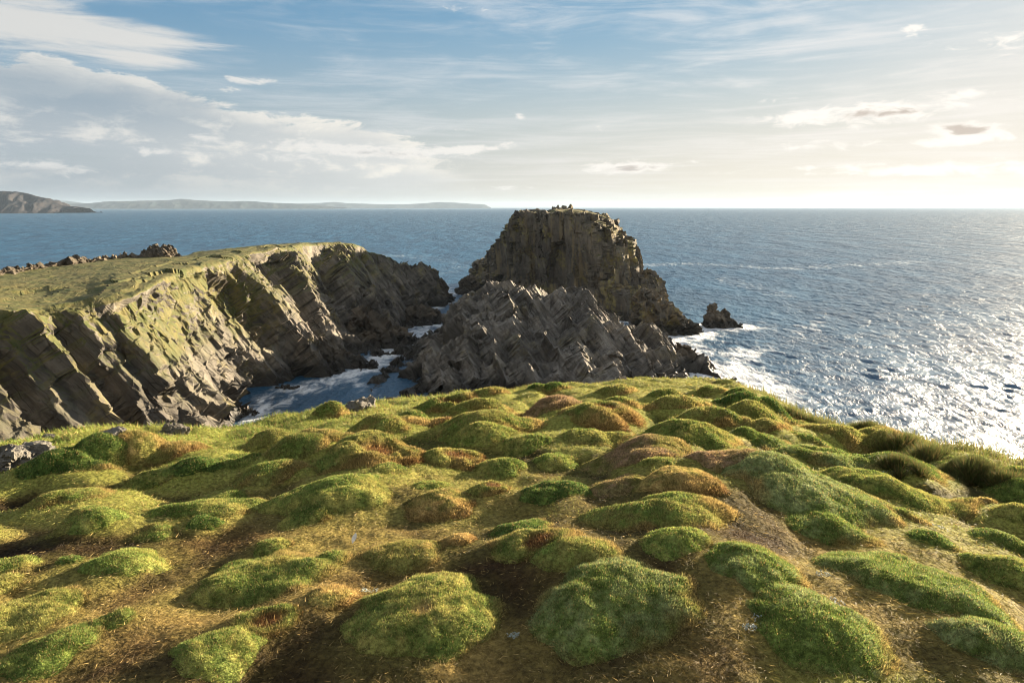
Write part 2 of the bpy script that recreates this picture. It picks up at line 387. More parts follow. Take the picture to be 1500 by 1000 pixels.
HUM = [
 (503,745,872,993,'g',"big round green hummock with a small brown dimple, at the bottom middle"),
 (773,1020,875,997,'s',"big pale-topped green hummock beside the dimpled one, its side slipped"),
 (782,903,846,888,'o',"flattish yellow-green hummock touching the top of the big pale-topped hummock"),
 (716,842,804,866,'r',"bright yellow-green hummock with bare brown hollow on its crown, in the lower middle"),
 (714,811,775,816,'d',"dark green hummock with a torn earthy top, just above the hollow-crowned one"),
 (533,657,816,872,'b',"brown and green hummock directly above the big dimpled hummock"),
 (450,530,883,930,'b',"small straw-edged hummock squeezed against the flank of the big dimpled hummock"),
 (293,488,840,912,'g',"wide smooth green hummock with a bare brown end and the longest shadow"),
 (595,700,742,784,'b',"green-topped hummock with a ragged orange-brown slope, mid slope behind the white feather"),
 (400,573,736,778,'v',"long bright green hummock with straw end, upslope of the white feather"),
 (410,494,765,799,'g',"small green lobe in front of the long bright green hummock with straw end"),
 (762,861,716,762,'d',"smooth dark green dome with a purplish crown, in the centre of the slope"),
 (688,749,720,751,'r',"little green hummock with reddish crumbling top, beside the smooth dark green dome"),
 (604,661,725,743,'v',"tiny bright green hummock between two larger brown-edged ones, upslope of the ragged orange-brown slope"),
 (853,945,723,763,'p',"low purplish-brown hummock adjoining the smooth dark green dome"),
 (930,1055,718,767,'b',"patchy brown-topped hummock with dark green front, below the large pink-topped one"),
 (864,1060,773,816,'o',"long straw-coloured hummock with pale lichen at its end, in the middle of the slope"),
 (930,1038,816,862,'v',"vivid lime-green rounded end of a double hummock"),
 (1028,1173,848,906,'s',"drooping dark green half of a double hummock, above pale-leaved plants"),
 (857,1010,663,713,'p',"large pink-topped hummock with green base, upper middle of the slope"),
 (692,775,685,721,'g',"green hummock next to the reddish bare hollow"),
 (780,846,683,712,'v',"light green hummock tucked between the green one by the reddish hollow and the pink-topped one"),
 (732,808,667,690,'g',"small flat green hummock beside a wide bright green bank"),
 (655,755,650,675,'v',"wide flat bright green bank above the reddish bare hollow"),
 (613,715,678,712,'r',"hummock worn into a reddish bare hollow"),
 (470,626,645,720,'r',"horseshoe-shaped green hummock with a red-brown hollow inside"),
 (828,920,648,677,'g',"green hummock directly behind the large pink-topped one"),
 (650,780,626,657,'o',"long low olive hummock with a brown spot, behind the wide flat bright green bank"),
 (767,862,590,620,'p',"pinkish-brown dome near the brow, below the jagged ridge"),
 (824,930,606,634,'r',"hummock with a torn red earth rim, just below the pinkish-brown dome"),
 (868,947,591,611,'o',"yellow-green hummock near the brow beside the pinkish-brown dome"),
 (840,916,628,648,'b',"straw-edged flat hummock below the torn red earth rim"),
 (640,757,603,632,'o',"broad olive hummock shading its neighbour, near the brow in the middle"),
 (578,640,608,635,'g',"rounded shaded hummock beside the broad olive one near the brow"),
 (586,661,626,647,'b',"small hummock with a brown crest, below the rounded shaded one"),
 (503,590,624,652,'o',"flat straw-green hummock near the brow, upslope of the horseshoe-shaped one"),
 (450,536,646,681,'b',"straw-brown hummock next to the horseshoe-shaped one"),
 (346,449,698,739,'o',"rounded olive hummock with a crumbling orange-brown front"),
 (224,387,723,785,'g',"large dark-sided green hummock with brown scree at its sunny end"),
 (46,150,707,753,'o',"broad sunlit olive mound by the left edge, above shaded straw"),
 (133,248,816,867,'v',"isolated vivid green oval hummock standing in brown straw"),
 (-40,125,884,957,'g',"large smooth green hummock cut by the edge of view on the shaded side"),
 (8,146,943,1010,'g',"low green hummock in the bottom corner, before the one cut by the edge of view"),
 (139,204,921,948,'o',"small yellowish hummock touching the low green one in the bottom corner"),
 (255,396,966,1020,'v',"green hummock rising out of the bottom edge, with silvery leaves behind it"),
 (335,441,938,970,'r',"hummock with a rusty fringe, behind the green one rising out of the bottom edge"),
 (371,432,816,839,'g',"small green cap on straw, upslope of the wide smooth hummock with the long shadow"),
 (-20,40,865,891,'o',"small olive hummock at the left edge, above the large smooth cut one"),
 (-30,58,834,858,'v',"thin bright green strip of hummock at the left edge, over sunlit straw"),
 (112,184,767,803,'v',"bright green front lobe of a pair of hummocks, below the broad sunlit olive mound"),
 (82,166,756,797,'o',"sunlit back lobe of a pair of hummocks, below the broad sunlit olive mound"),
 (178,252,704,735,'g',"green hummock with a crisp shaded flank, between the broad olive mound and the dark-sided one"),
 (255,328,687,716,'d',"dark shaded hummock, second in the line of small ones leading to the orange-brown front"),
 (312,389,684,713,'g',"rich green hummock nearest upslope of the one with the crumbling orange-brown front"),
 (395,482,681,706,'o',"flat pale olive hummock beside the straw-brown one"),
 (57,190,682,708,'d',"long shaded ridge of turf across the upper left of the slope"),
 (182,306,667,697,'b',"long mound with a straw-brown crest, near the grassy brow"),
 (410,502,651,686,'b',"shaded hummock with a warm brown top, upslope of the flat pale olive one"),
 (129,206,643,671,'p',"pinkish dry mound on the grassy brow, in front of the white rocks"),
 (361,449,646,669,'o',"flat sunlit hummock on the brow above the channel"),
 (277,328,781,803,'d',"small dark lobe at the foot of the large dark-sided hummock"),
 (88,128,826,849,'d',"barely raised dull green patch beside the isolated vivid green oval"),
 (1012,1180,680,739,'p',"large smooth tan-crested hummock with a long slope to the sunny side"),
 (1051,1303,735,800,'s',"longest green ridge-like hummock, sweeping down toward the sun"),
 (1152,1268,784,842,'s',"dark-fronted end of the great speckled hummock, with silvery leaves at its foot"),
 (1205,1436,822,927,'s',"great speckled hummock with a golden rim along its sunny side"),
 (1080,1295,918,1010,'s',"wide frosted green hummock at the bottom edge, under two clusters of pale leaves"),
 (1377,1530,926,1010,'s',"frosted green hummock in the bottom corner on the sunny side"),
 (1218,1396,711,768,'g',"wide olive hummock with a bright green saddle-shaped front"),
 (1139,1268,667,715,'s',"rounded hummock with dark face and sunlit crest, below the shaggy oval"),
 (1245,1378,667,718,'d',"oval dark green hummock dotted with white specks"),
 (1172,1316,627,671,'o',"shaggy oval hummock below the tall tussocks"),
 (1064,1152,607,635,'g',"smooth green hummock near the far brow, nearest the sea glitter"),
 (998,1087,621,640,'o',"narrow straw-lit hummock between the smooth green one and the wide brown-green one"),
 (950,1080,648,682,'g',"wide brown-green hummock just behind the large tan-crested one"),
 (1040,1108,592,611,'d',"small dark hummock by the far brow, beside bare soil"),
 (950,1035,591,613,'o',"low straw-green hummock near the far brow, above the torn red earth rim"),
 (1063,1102,577,591,'d',"smallest dark hummock on the far brow against the sea"),
 (1161,1224,654,671,'d',"thin dark hummock tucked under the shaggy oval"),
 (1074,1144,634,653,'b',"small brown-topped hummock below the smooth green one of the far brow"),
 (1072,1162,652,684,'s',"speckled grey-green hummock beside the wide brown-green one"),
 (1355,1448,660,711,'s',"grey-green hummock with a dry straw peak, below the long cliff-edge grass"),
 (1466,1530,690,711,'g',"small green hummock at the edge of view just below the cliff-edge grass"),
 (1450,1530,715,759,'d',"dark rounded hummock at the edge of view, on the sunny side"),
 (1458,1530,757,794,'g',"green hummock at the edge of view, under the dark rounded one"),
 (1428,1530,792,835,'s',"pale dotted hummock at the edge of view, above the bushy green one"),
 (1414,1530,827,896,'g',"bushy green hummock at the edge of view, above the frosted bottom corner"),
 (1326,1392,810,838,'d',"small flat dark hummock in the golden straw, beside the great speckled one"),
 (1424,1454,744,763,'b',"tiny dry straw knob in the sunny gully"),
 (773,830,562,583,'d',"dark green tuft-topped hummock on the brow, in front of the jagged ridge"),
 (461,508,599,618,'o',"small round hummock on the brow above the channel, beside the grey boulder"),
 (612,697,592,611,'r',"long low hummock with a scrape of red soil, on the brow before the ridge"),
 (1018,1062,572,587,'o',"small sunlit hummock at the far point of the brow"),
 (948,996,572,587,'g',"small green hummock on the far brow under the ridge end"),
 (870,930,566,584,'o',"flat yellowish hummock on the brow under the jagged ridge"),
 (1110,1165,600,622,'d',"dark hummock at the falling brow, where the tussocks begin"),
 (540,600,640,660,'o',"little sunlit lobe upslope of the horseshoe-shaped hummock"),
(1060,1140,838,872,'o',"low straw-rimmed hummock between the drooping half and the great speckled one"),
 (640,700,800,832,'b',"low brown-green hummock just uphill of the bare hollow-crowned one, on its shaded flank"),
 (960,1020,772,800,'g',"little green hummock wedged behind the lime-green end of the double one"),
 (200,262,790,818,'o',"low straw-green hummock at the foot of the dark-sided one's long shadow"),
 (455,520,830,862,'o',"low olive hummock beside the brown end of the long-shadowed one"),
 (1290,1350,770,800,'o',"low golden hummock in front of the longest ridge-like one"),
 (545,600,700,724,'g',"small green hummock under the rim of the horseshoe-shaped one"),
 (935,990,700,724,'g',"small green hummock against the foot of the large tan-crested one"),
 (690,742,572,588,'o',"thin grassy swelling on the brow, midway along the ridge foot"),
]
def place_hummock(x0, x1, yt, yb):
    F0, t0 = hit((x0+x1)/2, yb - .08*(yb-yt))
    px_m = t0/1000.; w = (x1-x0)*px_m*1.30; aspect = (x1-x0)/(yb-yt)
    dep = w*float(np.clip(1.0 - .07*aspect, .52, .88))
    u = F0[:2]/np.hypot(*F0[:2]); cx, cy = F0[:2] + u*dep*.40
    h = float(np.clip((yb-yt)*px_m*1.10 - dep*(-F0[2]/t0)*.58, .15*w, .31*w))
    return float(cx), float(cy), w, dep, h, math.atan2(u[0], u[1]), t0
PLACE = [place_hummock(*r_[:4]) for r_ in HUM]
SKIRT += [(p[0], p[1], p[2], p[3], p[4], math.cos(p[5]), math.sin(p[5])) for p in PLACE]

th = np.concatenate([np.linspace(-math.pi, R(-60), 50, endpoint=False), np.linspace(R(-60), R(60), 760), np.linspace(R(60), math.pi, 50)[1:-1]])
rr = np.concatenate([[.02, .3, .7, 1.1], np.geomspace(1.4, 18, 430), np.geomspace(18, 150, 70)[1:]])
RR, TT = np.meshgrid(rr, th, indexing='ij')
gx, gy = RR*np.sin(TT), RR*np.cos(TT)
gz = ground(gx, gy)
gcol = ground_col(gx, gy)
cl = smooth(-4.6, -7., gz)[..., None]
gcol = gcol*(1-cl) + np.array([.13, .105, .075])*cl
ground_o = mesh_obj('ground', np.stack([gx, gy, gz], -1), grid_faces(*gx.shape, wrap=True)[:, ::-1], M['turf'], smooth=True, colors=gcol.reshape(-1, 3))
tag(ground_o, kind='structure')

# ------------------------------------------------------------------ leaf blades
def blades(P, Nrm, length, width, col, lean, seed, name, mat, parent=None, up=.5):
    """single-triangle blades; P,Nrm: roots and directions"""
    g = np.random.default_rng(seed); n = len(P)
    d = Nrm*(1-up) + np.array([0, 0, 1.])*up + lean*g.normal(size=(n, 3))
    d /= np.linalg.norm(d, axis=1, keepdims=True)
    s = np.cross(d, g.normal(size=(n, 3))); s /= np.linalg.norm(s, axis=1, keepdims=True) + 1e-9
    L = (length*(.55 + .9*g.random(n)))[:, None]; W = (np.asarray(width)*np.ones(n))[:, None]*.5
    V = np.stack([P - s*W, P + s*W, P + d*L], 1).reshape(-1, 3)
    C = np.stack([col*.8, col*.8, col*1.12], 1).reshape(-1, 3)
    F = np.arange(3*n).reshape(-1, 3)
    return mesh_obj(name, V, F, mat, parent, smooth=False, colors=C)

GREEN = np.array([.165, .225, .052]); YGREEN = np.array([.335, .325, .095]); DGREEN = np.array([.095, .155, .036]); STRAW = np.array([.50, .36, .14])
BROWN = np.array([.20, .105, .045]); PINK = np.array([.34, .23, .14]); GREY = np.array([.235, .27, .11]); RUST = np.array([.17, .07, .03])
PAL = {  # crown colour, second colour, patch colour, patch share
    'g': (GREEN, YGREEN, STRAW, .18), 'v': (GREEN*1.25, YGREEN, STRAW, .05), 'd': (DGREEN, GREEN, STRAW, .18), 'o': (YGREEN*.9, GREEN, STRAW, .34),
    'b': (YGREEN*.8, STRAW, BROWN, .42), 'p': (YGREEN*.7, PINK, BROWN, .22), 's': (GREEN, GREY, STRAW, .2), 'r': (GREEN, YGREEN, RUST, .40)}
#EOF1

# ------------------------------------------------------------------ turf hummocks (photo box of each: x0, x1, top, foot)
HINFO = []
def hummock(i, x0, x1, yt, yb, kind, label):
    g = np.random.default_rng(100+i)
    cx, cy, w, dep, h, rot, t0 = PLACE[i]
    h *= .64 + .22*float(smooth(3.5, 8., t0))
    nth = int(np.clip((x1-x0)*.55, 40, 130)); nr = int(nth*.42)
    ph = np.linspace(0, 2*math.pi, nth, endpoint=False); rad = np.linspace(0, 1, nr)**.8
    RA, PH = np.meshgrid(rad, ph, indexing='ij')
    lob = 1 + .09*np.sin(2*PH+g.random()*6) + .07*np.sin(3*PH+g.random()*6) + .045*np.sin(5*PH+g.random()*6) + .04*np.sin(8*PH+g.random()*6)
    lx, ly = RA*np.cos(PH)*lob*w/2, RA*np.sin(PH)*lob*dep/2
    x = cx + lx*math.cos(rot) + ly*math.sin(rot); y = cy - lx*math.sin(rot) + ly*math.cos(rot)
    prof = .62*(1 - RA**2.3)**.85 + .38*(1 - RA**2)**1.35
    lean = 1 + .22*(lx/(w/2))*g.uniform(-1, 1) + .15*(ly/(dep/2))*g.uniform(-1, 1)
    s = 1./max(w, .3)
    lump = fb2(x, y, 2.2*s, 2, 200+i)
    fine = fb2(x, y, 13, 4, 300+i)
    z = prof*h*(lean + .19*lump) + .014*fine*np.minimum(1, prof*4) - .05*RA**4
    torn = np.zeros_like(z)
    if kind in 'r':
        hx, hy = lx/(w/2) - .12, ly/(dep/2) + .15
        torn = smooth(.5, .18, np.hypot(hx, hy)*(1+.6*fine))
        z -= torn*h*.42
    if i == 0:
        torn = smooth(.16, .05, np.hypot(lx/(w/2)+.02, ly/(dep/2)+.25)); z -= torn*h*.10
    z = ground(x, y) + z
    V = np.stack([x, y, z], -1)
    a, b, c3, share = PAL[kind]
    n1 = fb2(x, y, 3.2, 4, 400+i); n2 = fb2(x, y, 7., 3, 500+i)
    sunny = np.sin(PH - rot*0 - .6)                           # varies round the mound
    n3 = fb2(x, y, 24., 3, 600+i)
    col = a + (b-a)*smooth(-.25, .35, n1*.7+n3*.5)[..., None]
    col = col*(1 + .55*n3)[..., None]
    dead = smooth(.44-share, .88-share, .45*n2+.25*n1 + RA**3*.62 + .24*(lx/(w/2))*RA)  # more straw near the rim and towards one end
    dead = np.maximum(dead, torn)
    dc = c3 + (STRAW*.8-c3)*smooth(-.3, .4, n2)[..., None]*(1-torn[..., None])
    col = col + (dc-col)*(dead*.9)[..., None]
    if kind == 'p':
        pk = smooth(-.1, .3, n1 + .55*(1-RA) - .1)[..., None]; col = col + (PINK-col)*pk*.35
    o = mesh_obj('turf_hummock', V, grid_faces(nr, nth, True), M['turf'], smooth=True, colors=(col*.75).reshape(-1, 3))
    tag(o, label, 'hummock', 'turf hummocks on the cliff top')
    # leaves
    Nn = grid_normals(V, True).reshape(-1, 3); Nn = np.where(Nn[:, 2:] < 0, -Nn, Nn)
    px = t0/683.
    bl = max(.0115, 1.8*px); bw = max(.0042, .95*px)
    area = math.pi*w*dep/4*1.25
    n = int(np.clip(1.3*area/(bl*bw*.5), 500, 34000))
    k_r = np.sqrt(g.random(n)); k_p = g.random(n)*nth
    fr = np.interp(k_r, rad, np.arange(nr)); i0 = np.minimum(fr.astype(int), nr-2); f = (fr-i0)[:, None]
    j0 = k_p.astype(int) % nth; j1 = (j0+1) % nth; q = (k_p-np.floor(k_p))[:, None]
    def samp(A):
        return (A[i0, j0]*(1-q)+A[i0, j1]*q)*(1-f) + (A[i0+1, j0]*(1-q)+A[i0+1, j1]*q)*f
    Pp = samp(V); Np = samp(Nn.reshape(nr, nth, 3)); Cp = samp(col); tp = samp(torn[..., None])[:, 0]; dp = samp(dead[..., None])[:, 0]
    keep = g.random(n) > tp*.8
    Pp, Np, Cp, dp = Pp[keep], Np[keep], Cp[keep], dp[keep]; m = len(Pp)
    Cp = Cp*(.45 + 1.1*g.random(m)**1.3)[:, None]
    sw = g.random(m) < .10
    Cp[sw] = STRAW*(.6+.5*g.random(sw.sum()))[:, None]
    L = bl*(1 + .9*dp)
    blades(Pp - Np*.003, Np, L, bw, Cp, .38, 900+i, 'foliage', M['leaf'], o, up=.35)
    HINFO.append((cx, cy, w, dep, h))
for i, row in enumerate(HUM): hummock(i, *row)

# ------------------------------------------------------------------ dead thatch and short grass between them (uncountable)
def scatter(n, rmin, rmax, azl, azh, seed):
    g = np.random.default_rng(seed)
    r = np.exp(g.uniform(math.log(rmin), math.log(rmax), n)); a = g.uniform(R(azl), R(azh), n)
    x, y = r*np.sin(a), r*np.cos(a)
    D = np.interp(a, AZ, DD); k = r < D + .9
    return x[k], y[k], r[k], a[k], g
x, y, r, a, g = scatter(300000, 1.6, 17, -52, 52, 41)
z = ground(x, y)
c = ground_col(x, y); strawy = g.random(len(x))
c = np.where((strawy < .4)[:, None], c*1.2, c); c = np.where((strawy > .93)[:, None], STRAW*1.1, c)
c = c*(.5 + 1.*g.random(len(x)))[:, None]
ang = g.random(len(x))*6.283
d = np.stack([np.cos(ang), np.sin(ang), np.full(len(x), .14)], -1)
o = blades(np.stack([x, y, z+.002+.012*g.random(len(x))], -1), d, np.maximum(.025, 3.0*r/683)*1., np.maximum(.0019, .55*r/683), c, .16, 42, 'dry_grass', M['straw'], up=.06)
tag(o, kind='stuff')
# green short grass, thicker towards the brow and the channel side
x, y, r, a, g = scatter(210000, 1.8, 17, -52, 52, 51)
gn = fb2(x, y, .55, 4, 21); edge = smooth(5.5, 9.5, r)*smooth(.1, -.35, a)
D = np.interp(a, AZ, DD)
pr = np.clip(smooth(.12, .55, gn + edge*.75 + .05 + .4*smooth(-3., 0, r-D) + (.1+.15*smooth(3, 6, r))*skirt_mask(x, y) - .25*smooth(4.5, 2.6, r) + .45*smooth(.15, .6, cushions(x, y))*smooth(2.6, 6., r) + smooth(-1.6, -.6, r-D)*smooth(R(17), R(22), a)), .0, 1)
k = g.random(len(x)) < pr
x, y, r, a, pr, D = x[k], y[k], r[k], a[k], pr[k], D[k]
z = ground(x, y)
mixc = np.clip(fb2(x, y, 1.1, 3, 77)*.8+.5, 0, 1)[:, None]
lf = smooth(.05, -.4, a)[:, None]
c = (GREEN*1.1*mixc + YGREEN*.95*(1-mixc))*(1-lf*.5) + lf*.5*np.array([.10, .19, .02])
s = g.random(len(x)) < .2; c[s] = STRAW*.7
c = c*(.55+.9*g.random(len(x)))[:, None]
L = np.maximum(.022, 1.9*r/683)*(1 + .9*edge[k] + .4*smooth(-2, 0, r-D))
eg = smooth(-1.5, -.5, r-D)*smooth(R(17), R(24), a)*(.5+.5*np.clip(fb2(x, y, 1.6, 3, 88)+.5, 0, 1))
L = L*(1 + 3.2*eg); c = c*(1-.8*eg[:, None]) + np.array([.075, .075, .028])*.8*eg[:, None]
o = blades(np.stack([x, y, z-.004], -1), np.tile([-.35, -.1, .9], (len(x), 1)), L, np.maximum(.0032, .7*r/683), c, .3, 52, 'grass', M['leaf'], up=.3)
tag(o, kind='stuff')

# ------------------------------------------------------------------ tall tussocks along the sunny cliff edge
TUS = [(1246,1292,600,640,"shaggy dark tussock standing clear at the cliff edge against the sea glitter"),
       (1290,1345,614,668,"dark tussock with pale seed heads, just beyond the shaggy one standing clear"),
       (1335,1400,622,690,"tallest thick tussock in the middle of the cliff-edge grass"),
       (1392,1450,640,700,"leaning brownish tussock with wispy tips on the cliff edge"),
       (1442,1500,665,715,"tussock falling away where the cliff edge leaves the view"),
       (1196,1250,604,640,"low dark tussock joined to the slope, before the shaggy one standing clear"),
       (1140,1200,588,620,"low wiry tussock where the brow turns down toward the sea"),
       (1300,1350,650,695,"shaded tussock in the hollow behind the shaggy oval hummock"),
       (1385,1440,668,705,"shaded green tussock in front of the leaning brownish one")]
for i, (x0, x1, yt, yb, label) in enumerate(TUS):
    g = np.random.default_rng(700+i)
    F0, t0 = hit((x0+x1)/2, yb-4); w = (x1-x0)*t0/1000; hh = (yb-yt)*t0/1000*.8
    # soil-and-thatch heart
    ph = np.linspace(0, 2*math.pi, 30, endpoint=False); ra = np.linspace(0, 1, 12)
    RA, PH = np.meshgrid(ra, ph, indexing='ij')
    xx = F0[0] + RA*np.cos(PH)*w*.55; yy = F0[1] + RA*np.sin(PH)*w*.5 + w*.1
    zz = ground(xx, yy) + (1-RA**2)*hh*.28*(1+.4*fb2(xx, yy, 4, 3, 71+i)) - .05*RA
    cc = np.tile(np.array([.05, .045, .02]), (xx.size, 1))
    root = mesh_obj('grass_tussock', np.stack([xx, yy, zz], -1), grid_faces(12, 30, True), M['turf'], smooth=True, colors=cc)
    tag(root, label, 'tussock', 'tall tussocks along the cliff edge')
    n = 5200; nc = 16; cq = np.sqrt(g.random(nc)); cp = g.random(nc)*6.283; k_ = g.integers(0, nc, n)
    qx = cq[k_]*np.cos(cp[k_]) + .13*g.normal(size=n); qy = cq[k_]*np.sin(cp[k_]) + .13*g.normal(size=n)
    q = np.clip(np.hypot(qx, qy), 0, 1.1); p = np.arctan2(qy, qx)
    bx = F0[0] + qx*w*.62; by = F0[1] + qy*w*.5 + w*.1; cl_ = (.55 + .9*g.random(nc))[k_]
    bz = ground(bx, by) + np.maximum(1-q**2, 0)*hh*.28*(1+.4*fb2(bx, by, 4, 3, 71+i))
    mm = g.random(n)[:, None]
    col = DGREEN*.8*mm + np.array([.10, .075, .035])*(1-mm); s_ = g.random(n) < .12; col[s_] = STRAW*.5
    out = np.stack([(qx-cq[k_]*np.cos(cp[k_]))*2.5+qx*.3-.30, (qy-cq[k_]*np.sin(cp[k_]))*2.5+qy*.3, np.full(n, .7)], -1)
    blades(np.stack([bx, by, bz], -1), out, hh*.32*cl_, np.full(n, max(.005, .5*t0/683)), col, .30, 760+i, 'leaves', M['leaf'], root, up=.3)
#EOF2

# ------------------------------------------------------------------ pale rocks on the brow
def rounded_rock(name, label, cx, cy, zc, sx, sy, sz, rot, seed, mat, group):
    ph = np.linspace(0, 2*math.pi, 72, endpoint=False); te = np.linspace(.02, math.pi-.02, 40)
    TE, PH = np.meshgrid(te, ph, indexing='ij')
    D = np.stack([np.sin(TE)*np.cos(PH), np.sin(TE)*np.sin(PH), np.cos(TE)], -1)
    f1, _ = facet(D, (.8, .8, .6), frame((.6, .3, .7)), seed, 1.0); f2, _ = facet(D, (.35, .4, .25), frame((.5, .1, .8)), seed+1, .9)
    D = D*(1 + .16*f1 + .06*f2 + .05*fbm(D*3, 4, seed))[..., None]
    x, y, z = D[..., 0]*sx, D[..., 1]*sy, D[..., 2]*sz
    V = np.stack([cx + x*math.cos(rot) - y*math.sin(rot), cy + x*math.sin(rot) + y*math.cos(rot), zc + z], -1)
    return tag(mesh_obj(name, V, grid_faces(40, 72, True)[:, ::-1], mat, smooth=False), label, 'rock', group)
for i, (x0, x1, yt, yb, label) in enumerate([
        (-15, 72, 640, 682, "long flat lichen-grey rock shelf at the left end of the grassy brow"),
        (152, 196, 624, 642, "white weathered rock standing on the grassy brow, beside the sunlit cliff slab"),
        (232, 276, 615, 638, "craggy pale rock on the brow, just before the dark channel"),
        (508, 549, 579, 599, "smooth grey boulder on the brow above the channel water"),
        (206, 214, 633, 640, "tiny whitish stone between the white weathered rock and the craggy pale one"),
        (62, 80, 634, 642, "little pale stone beside the long flat rock shelf"),
        (216, 231, 636, 644, "small chalky stone at the foot of the craggy pale rock")]):
    F0, t0 = hit((x0+x1)/2, yb); w = (x1-x0)*t0/1000; h = (yb-yt)*t0/1000
    zc = float(ground(F0[0], F0[1]))
    rounded_rock('brow_rock', label, F0[0], F0[1], zc + h*.05, w*.5, w*.4, h*.72, .2*i, 60+i, M['pale'], 'pale rocks on the brow')

# ------------------------------------------------------------------ silvery plants and the feather
def leaf_mat(name, c, rough=.6):
    m, t, b, n = new_mat(name); P = geo(t, 'Position')
    t.links.new(n.mix(n.ss(.3, .7, n.noise(P, 60., 3)), tuple(x*.75 for x in c), c), b.inputs['Base Color']); b.inputs['Roughness'].default_value = rough
    return m
M['silver'] = leaf_mat('silver_leaf', (.30, .34, .29)); M['feather'] = leaf_mat('white_feather', (.8, .79, .76))
for i, (px, py, wpx, label) in enumerate([
        (1223, 884, 26, "silver-leaved plant cluster under the great speckled hummock's dark front"),
        (1117, 912, 30, "silver-leaved plant cluster above the wide frosted hummock"),
        (1098, 922, 18, "smaller silver-leaved plant above the wide frosted hummock, touching its crest"),
        (1145, 838, 22, "silver-leaved plant on straw behind the double hummock"),
        (1204, 844, 18, "silver-leaved plant at the foot of the dark-fronted speckled hummock"),
        (752, 935, 12, "tiny silver-leaved plant in the gap between the two big bottom hummocks"),
        (543, 868, 20, "green and silver plant beside the brown hummock above the dimpled one"),
        (800, 802, 20, "pale lichen-like plant below the dark hummock with torn earthy top"),
        (853, 790, 14, "pale plant at the tip of the long straw-coloured hummock"),
        (290, 973, 20, "silver leaves behind the green hummock that rises from the bottom edge"),
        (1299, 696, 18, "white-flecked plant on the front of the white-dotted oval hummock"),
        (1378, 775, 20, "pale plant in the straw before the olive hummock with saddle-shaped front"),
        (912, 866, 12, "tiny pale plant near the lime-green end of the double hummock"),
        (1170, 893, 16, "pale plant at the tip of the double hummock")]):
    g = np.random.default_rng(1200+i); F0, t0 = hit(px, py); w = wpx*t0/1000
    V, F = [], []
    for k in range(46):
        q, p = math.sqrt(g.random())*w*.55, g.random()*6.283
        bx, by = F0[0] + q*math.cos(p)*1.2, F0[1] + q*math.sin(p)*.8
        b0 = np.array([bx, by, float(ground(bx, by)) + .008])
        if abs(F0[2]-b0[2]) < .25: b0[2] = max(b0[2], F0[2] - .02)
        p2 = g.random()*6.283; el = g.uniform(.2, 1.2); L = g.uniform(.5, 1.1)*max(.014, w*.10)
        d = np.array([math.cos(p2)*math.cos(el), math.sin(p2)*math.cos(el), math.sin(el)]); s = np.cross(d, (0, 0, 1.)); s /= np.linalg.norm(s)+1e-6
        up = np.cross(s, d)
        j = len(V); V += [b0, b0+d*L*.5+s*L*.3, b0+d*L+up*L*-.1, b0+d*L*.5-s*L*.3, b0+d*L*.55+up*L*.12]
        F += [[j, j+1, j+4], [j+1, j+2, j+4], [j+2, j+3, j+4], [j+3, j, j+4]]
    o = mesh_obj('leaves_plant', V, F, M['silver']); o.name = 'silver_leaf_plant'
    tag(o, label, 'plant', 'silvery plants among the hummocks')
F0, t0 = hit(521, 799)
V, F = [], []
for k in range(9):
    f = k/8.; wd = .013*math.sin(math.pi*min(1, f*.92+.05)); b = np.array([F0[0]-.018+.03*f*.6, F0[1]+.02*f, float(ground(F0[0], F0[1]))+.012+.055*f])
    V += [b+[-wd, 0, .004], b+[0, -.003, 0], b+[wd, 0, .004]]
    if k: F += [[3*k-3, 3*k-2, 3*k+1, 3*k], [3*k-2, 3*k-1, 3*k+2, 3*k+1]]
tag(mesh_obj('feather', V, F, M['feather'], smooth=True), "small white curled feather lying on bare brown straw", 'feather')

# ------------------------------------------------------------------ the headland across the channel
SHORE = []                                        # waterline points, for the surf
def catmull(T, q):
    T = np.asarray(T, float); n = len(T); i = np.clip(np.floor(q).astype(int), 0, n-2); f = (q-i)[:, None]
    p0, p1, p2, p3 = T[np.maximum(i-1, 0)], T[i], T[i+1], T[np.minimum(i+2, n-1)]
    return .5*(2*p1 + (p2-p0)*f + (2*p0-5*p1+4*p2-p3)*f*f + (3*p1-p0-3*p2+p3)*f**3)
ST = [  # near rim, foot, far rim, far foot
 ((-74,20,-11),(-46,16),(-150,70,-11),(-180,100)), ((-68,46,-11),(-41,40),(-118,98,-11),(-140,130)), ((-63,70,-11),(-37,60),(-98,113,-11),(-114,142)),
 ((-57,84,-12.4),(-37,76),(-89,122,-11),(-105,155)), ((-51.5,93,-11.4),(-40,94),(-88,137,-11),(-102,168)), ((-57,116,-11),(-47,116),(-82,147,-11),(-95,178)),
 ((-58,137,-11),(-49,133),(-78,156,-11),(-92,187)), ((-61,157,-10.5),(-37,147),(-76,178,-10.8),(-90,202)), ((-59.5,205,-11),(-34,172),(-73,214,-11.5),(-88,232)),
 ((-52,225,-12),(-29,192),(-63,238,-13.2),(-77,254)), ((-47.5,235,-15.4),(-29.5,213),(-56,250,-17.5),(-68,266)), ((-37.5,250,-20.8),(-29,236),(-46,262,-22.5),(-58,277)),
 ((-29.5,262,-25.4),(-27,258),(-36,272,-28),(-46,286)), ((-27,285,-34.5),(-26.5,288),(-31,291,-35.5),(-36,299))]
ns = 1000; q = np.linspace(0, 13, ns)
rim = catmull([s[0] for s in ST], q); foot = catmull([s[1]+(-H-.5,) for s in ST], q)
fr = catmull([s[2] for s in ST], q); ff = catmull([s[3]+(-H-1,) for s in ST], q)
ctrl = [ff, fr*.5+ff*.5+np.array([0, 0, 2.]), fr, fr*.5+rim*.5+np.array([0, 0, .5]), rim]
tv = [0, .06, .12, .22, .30]
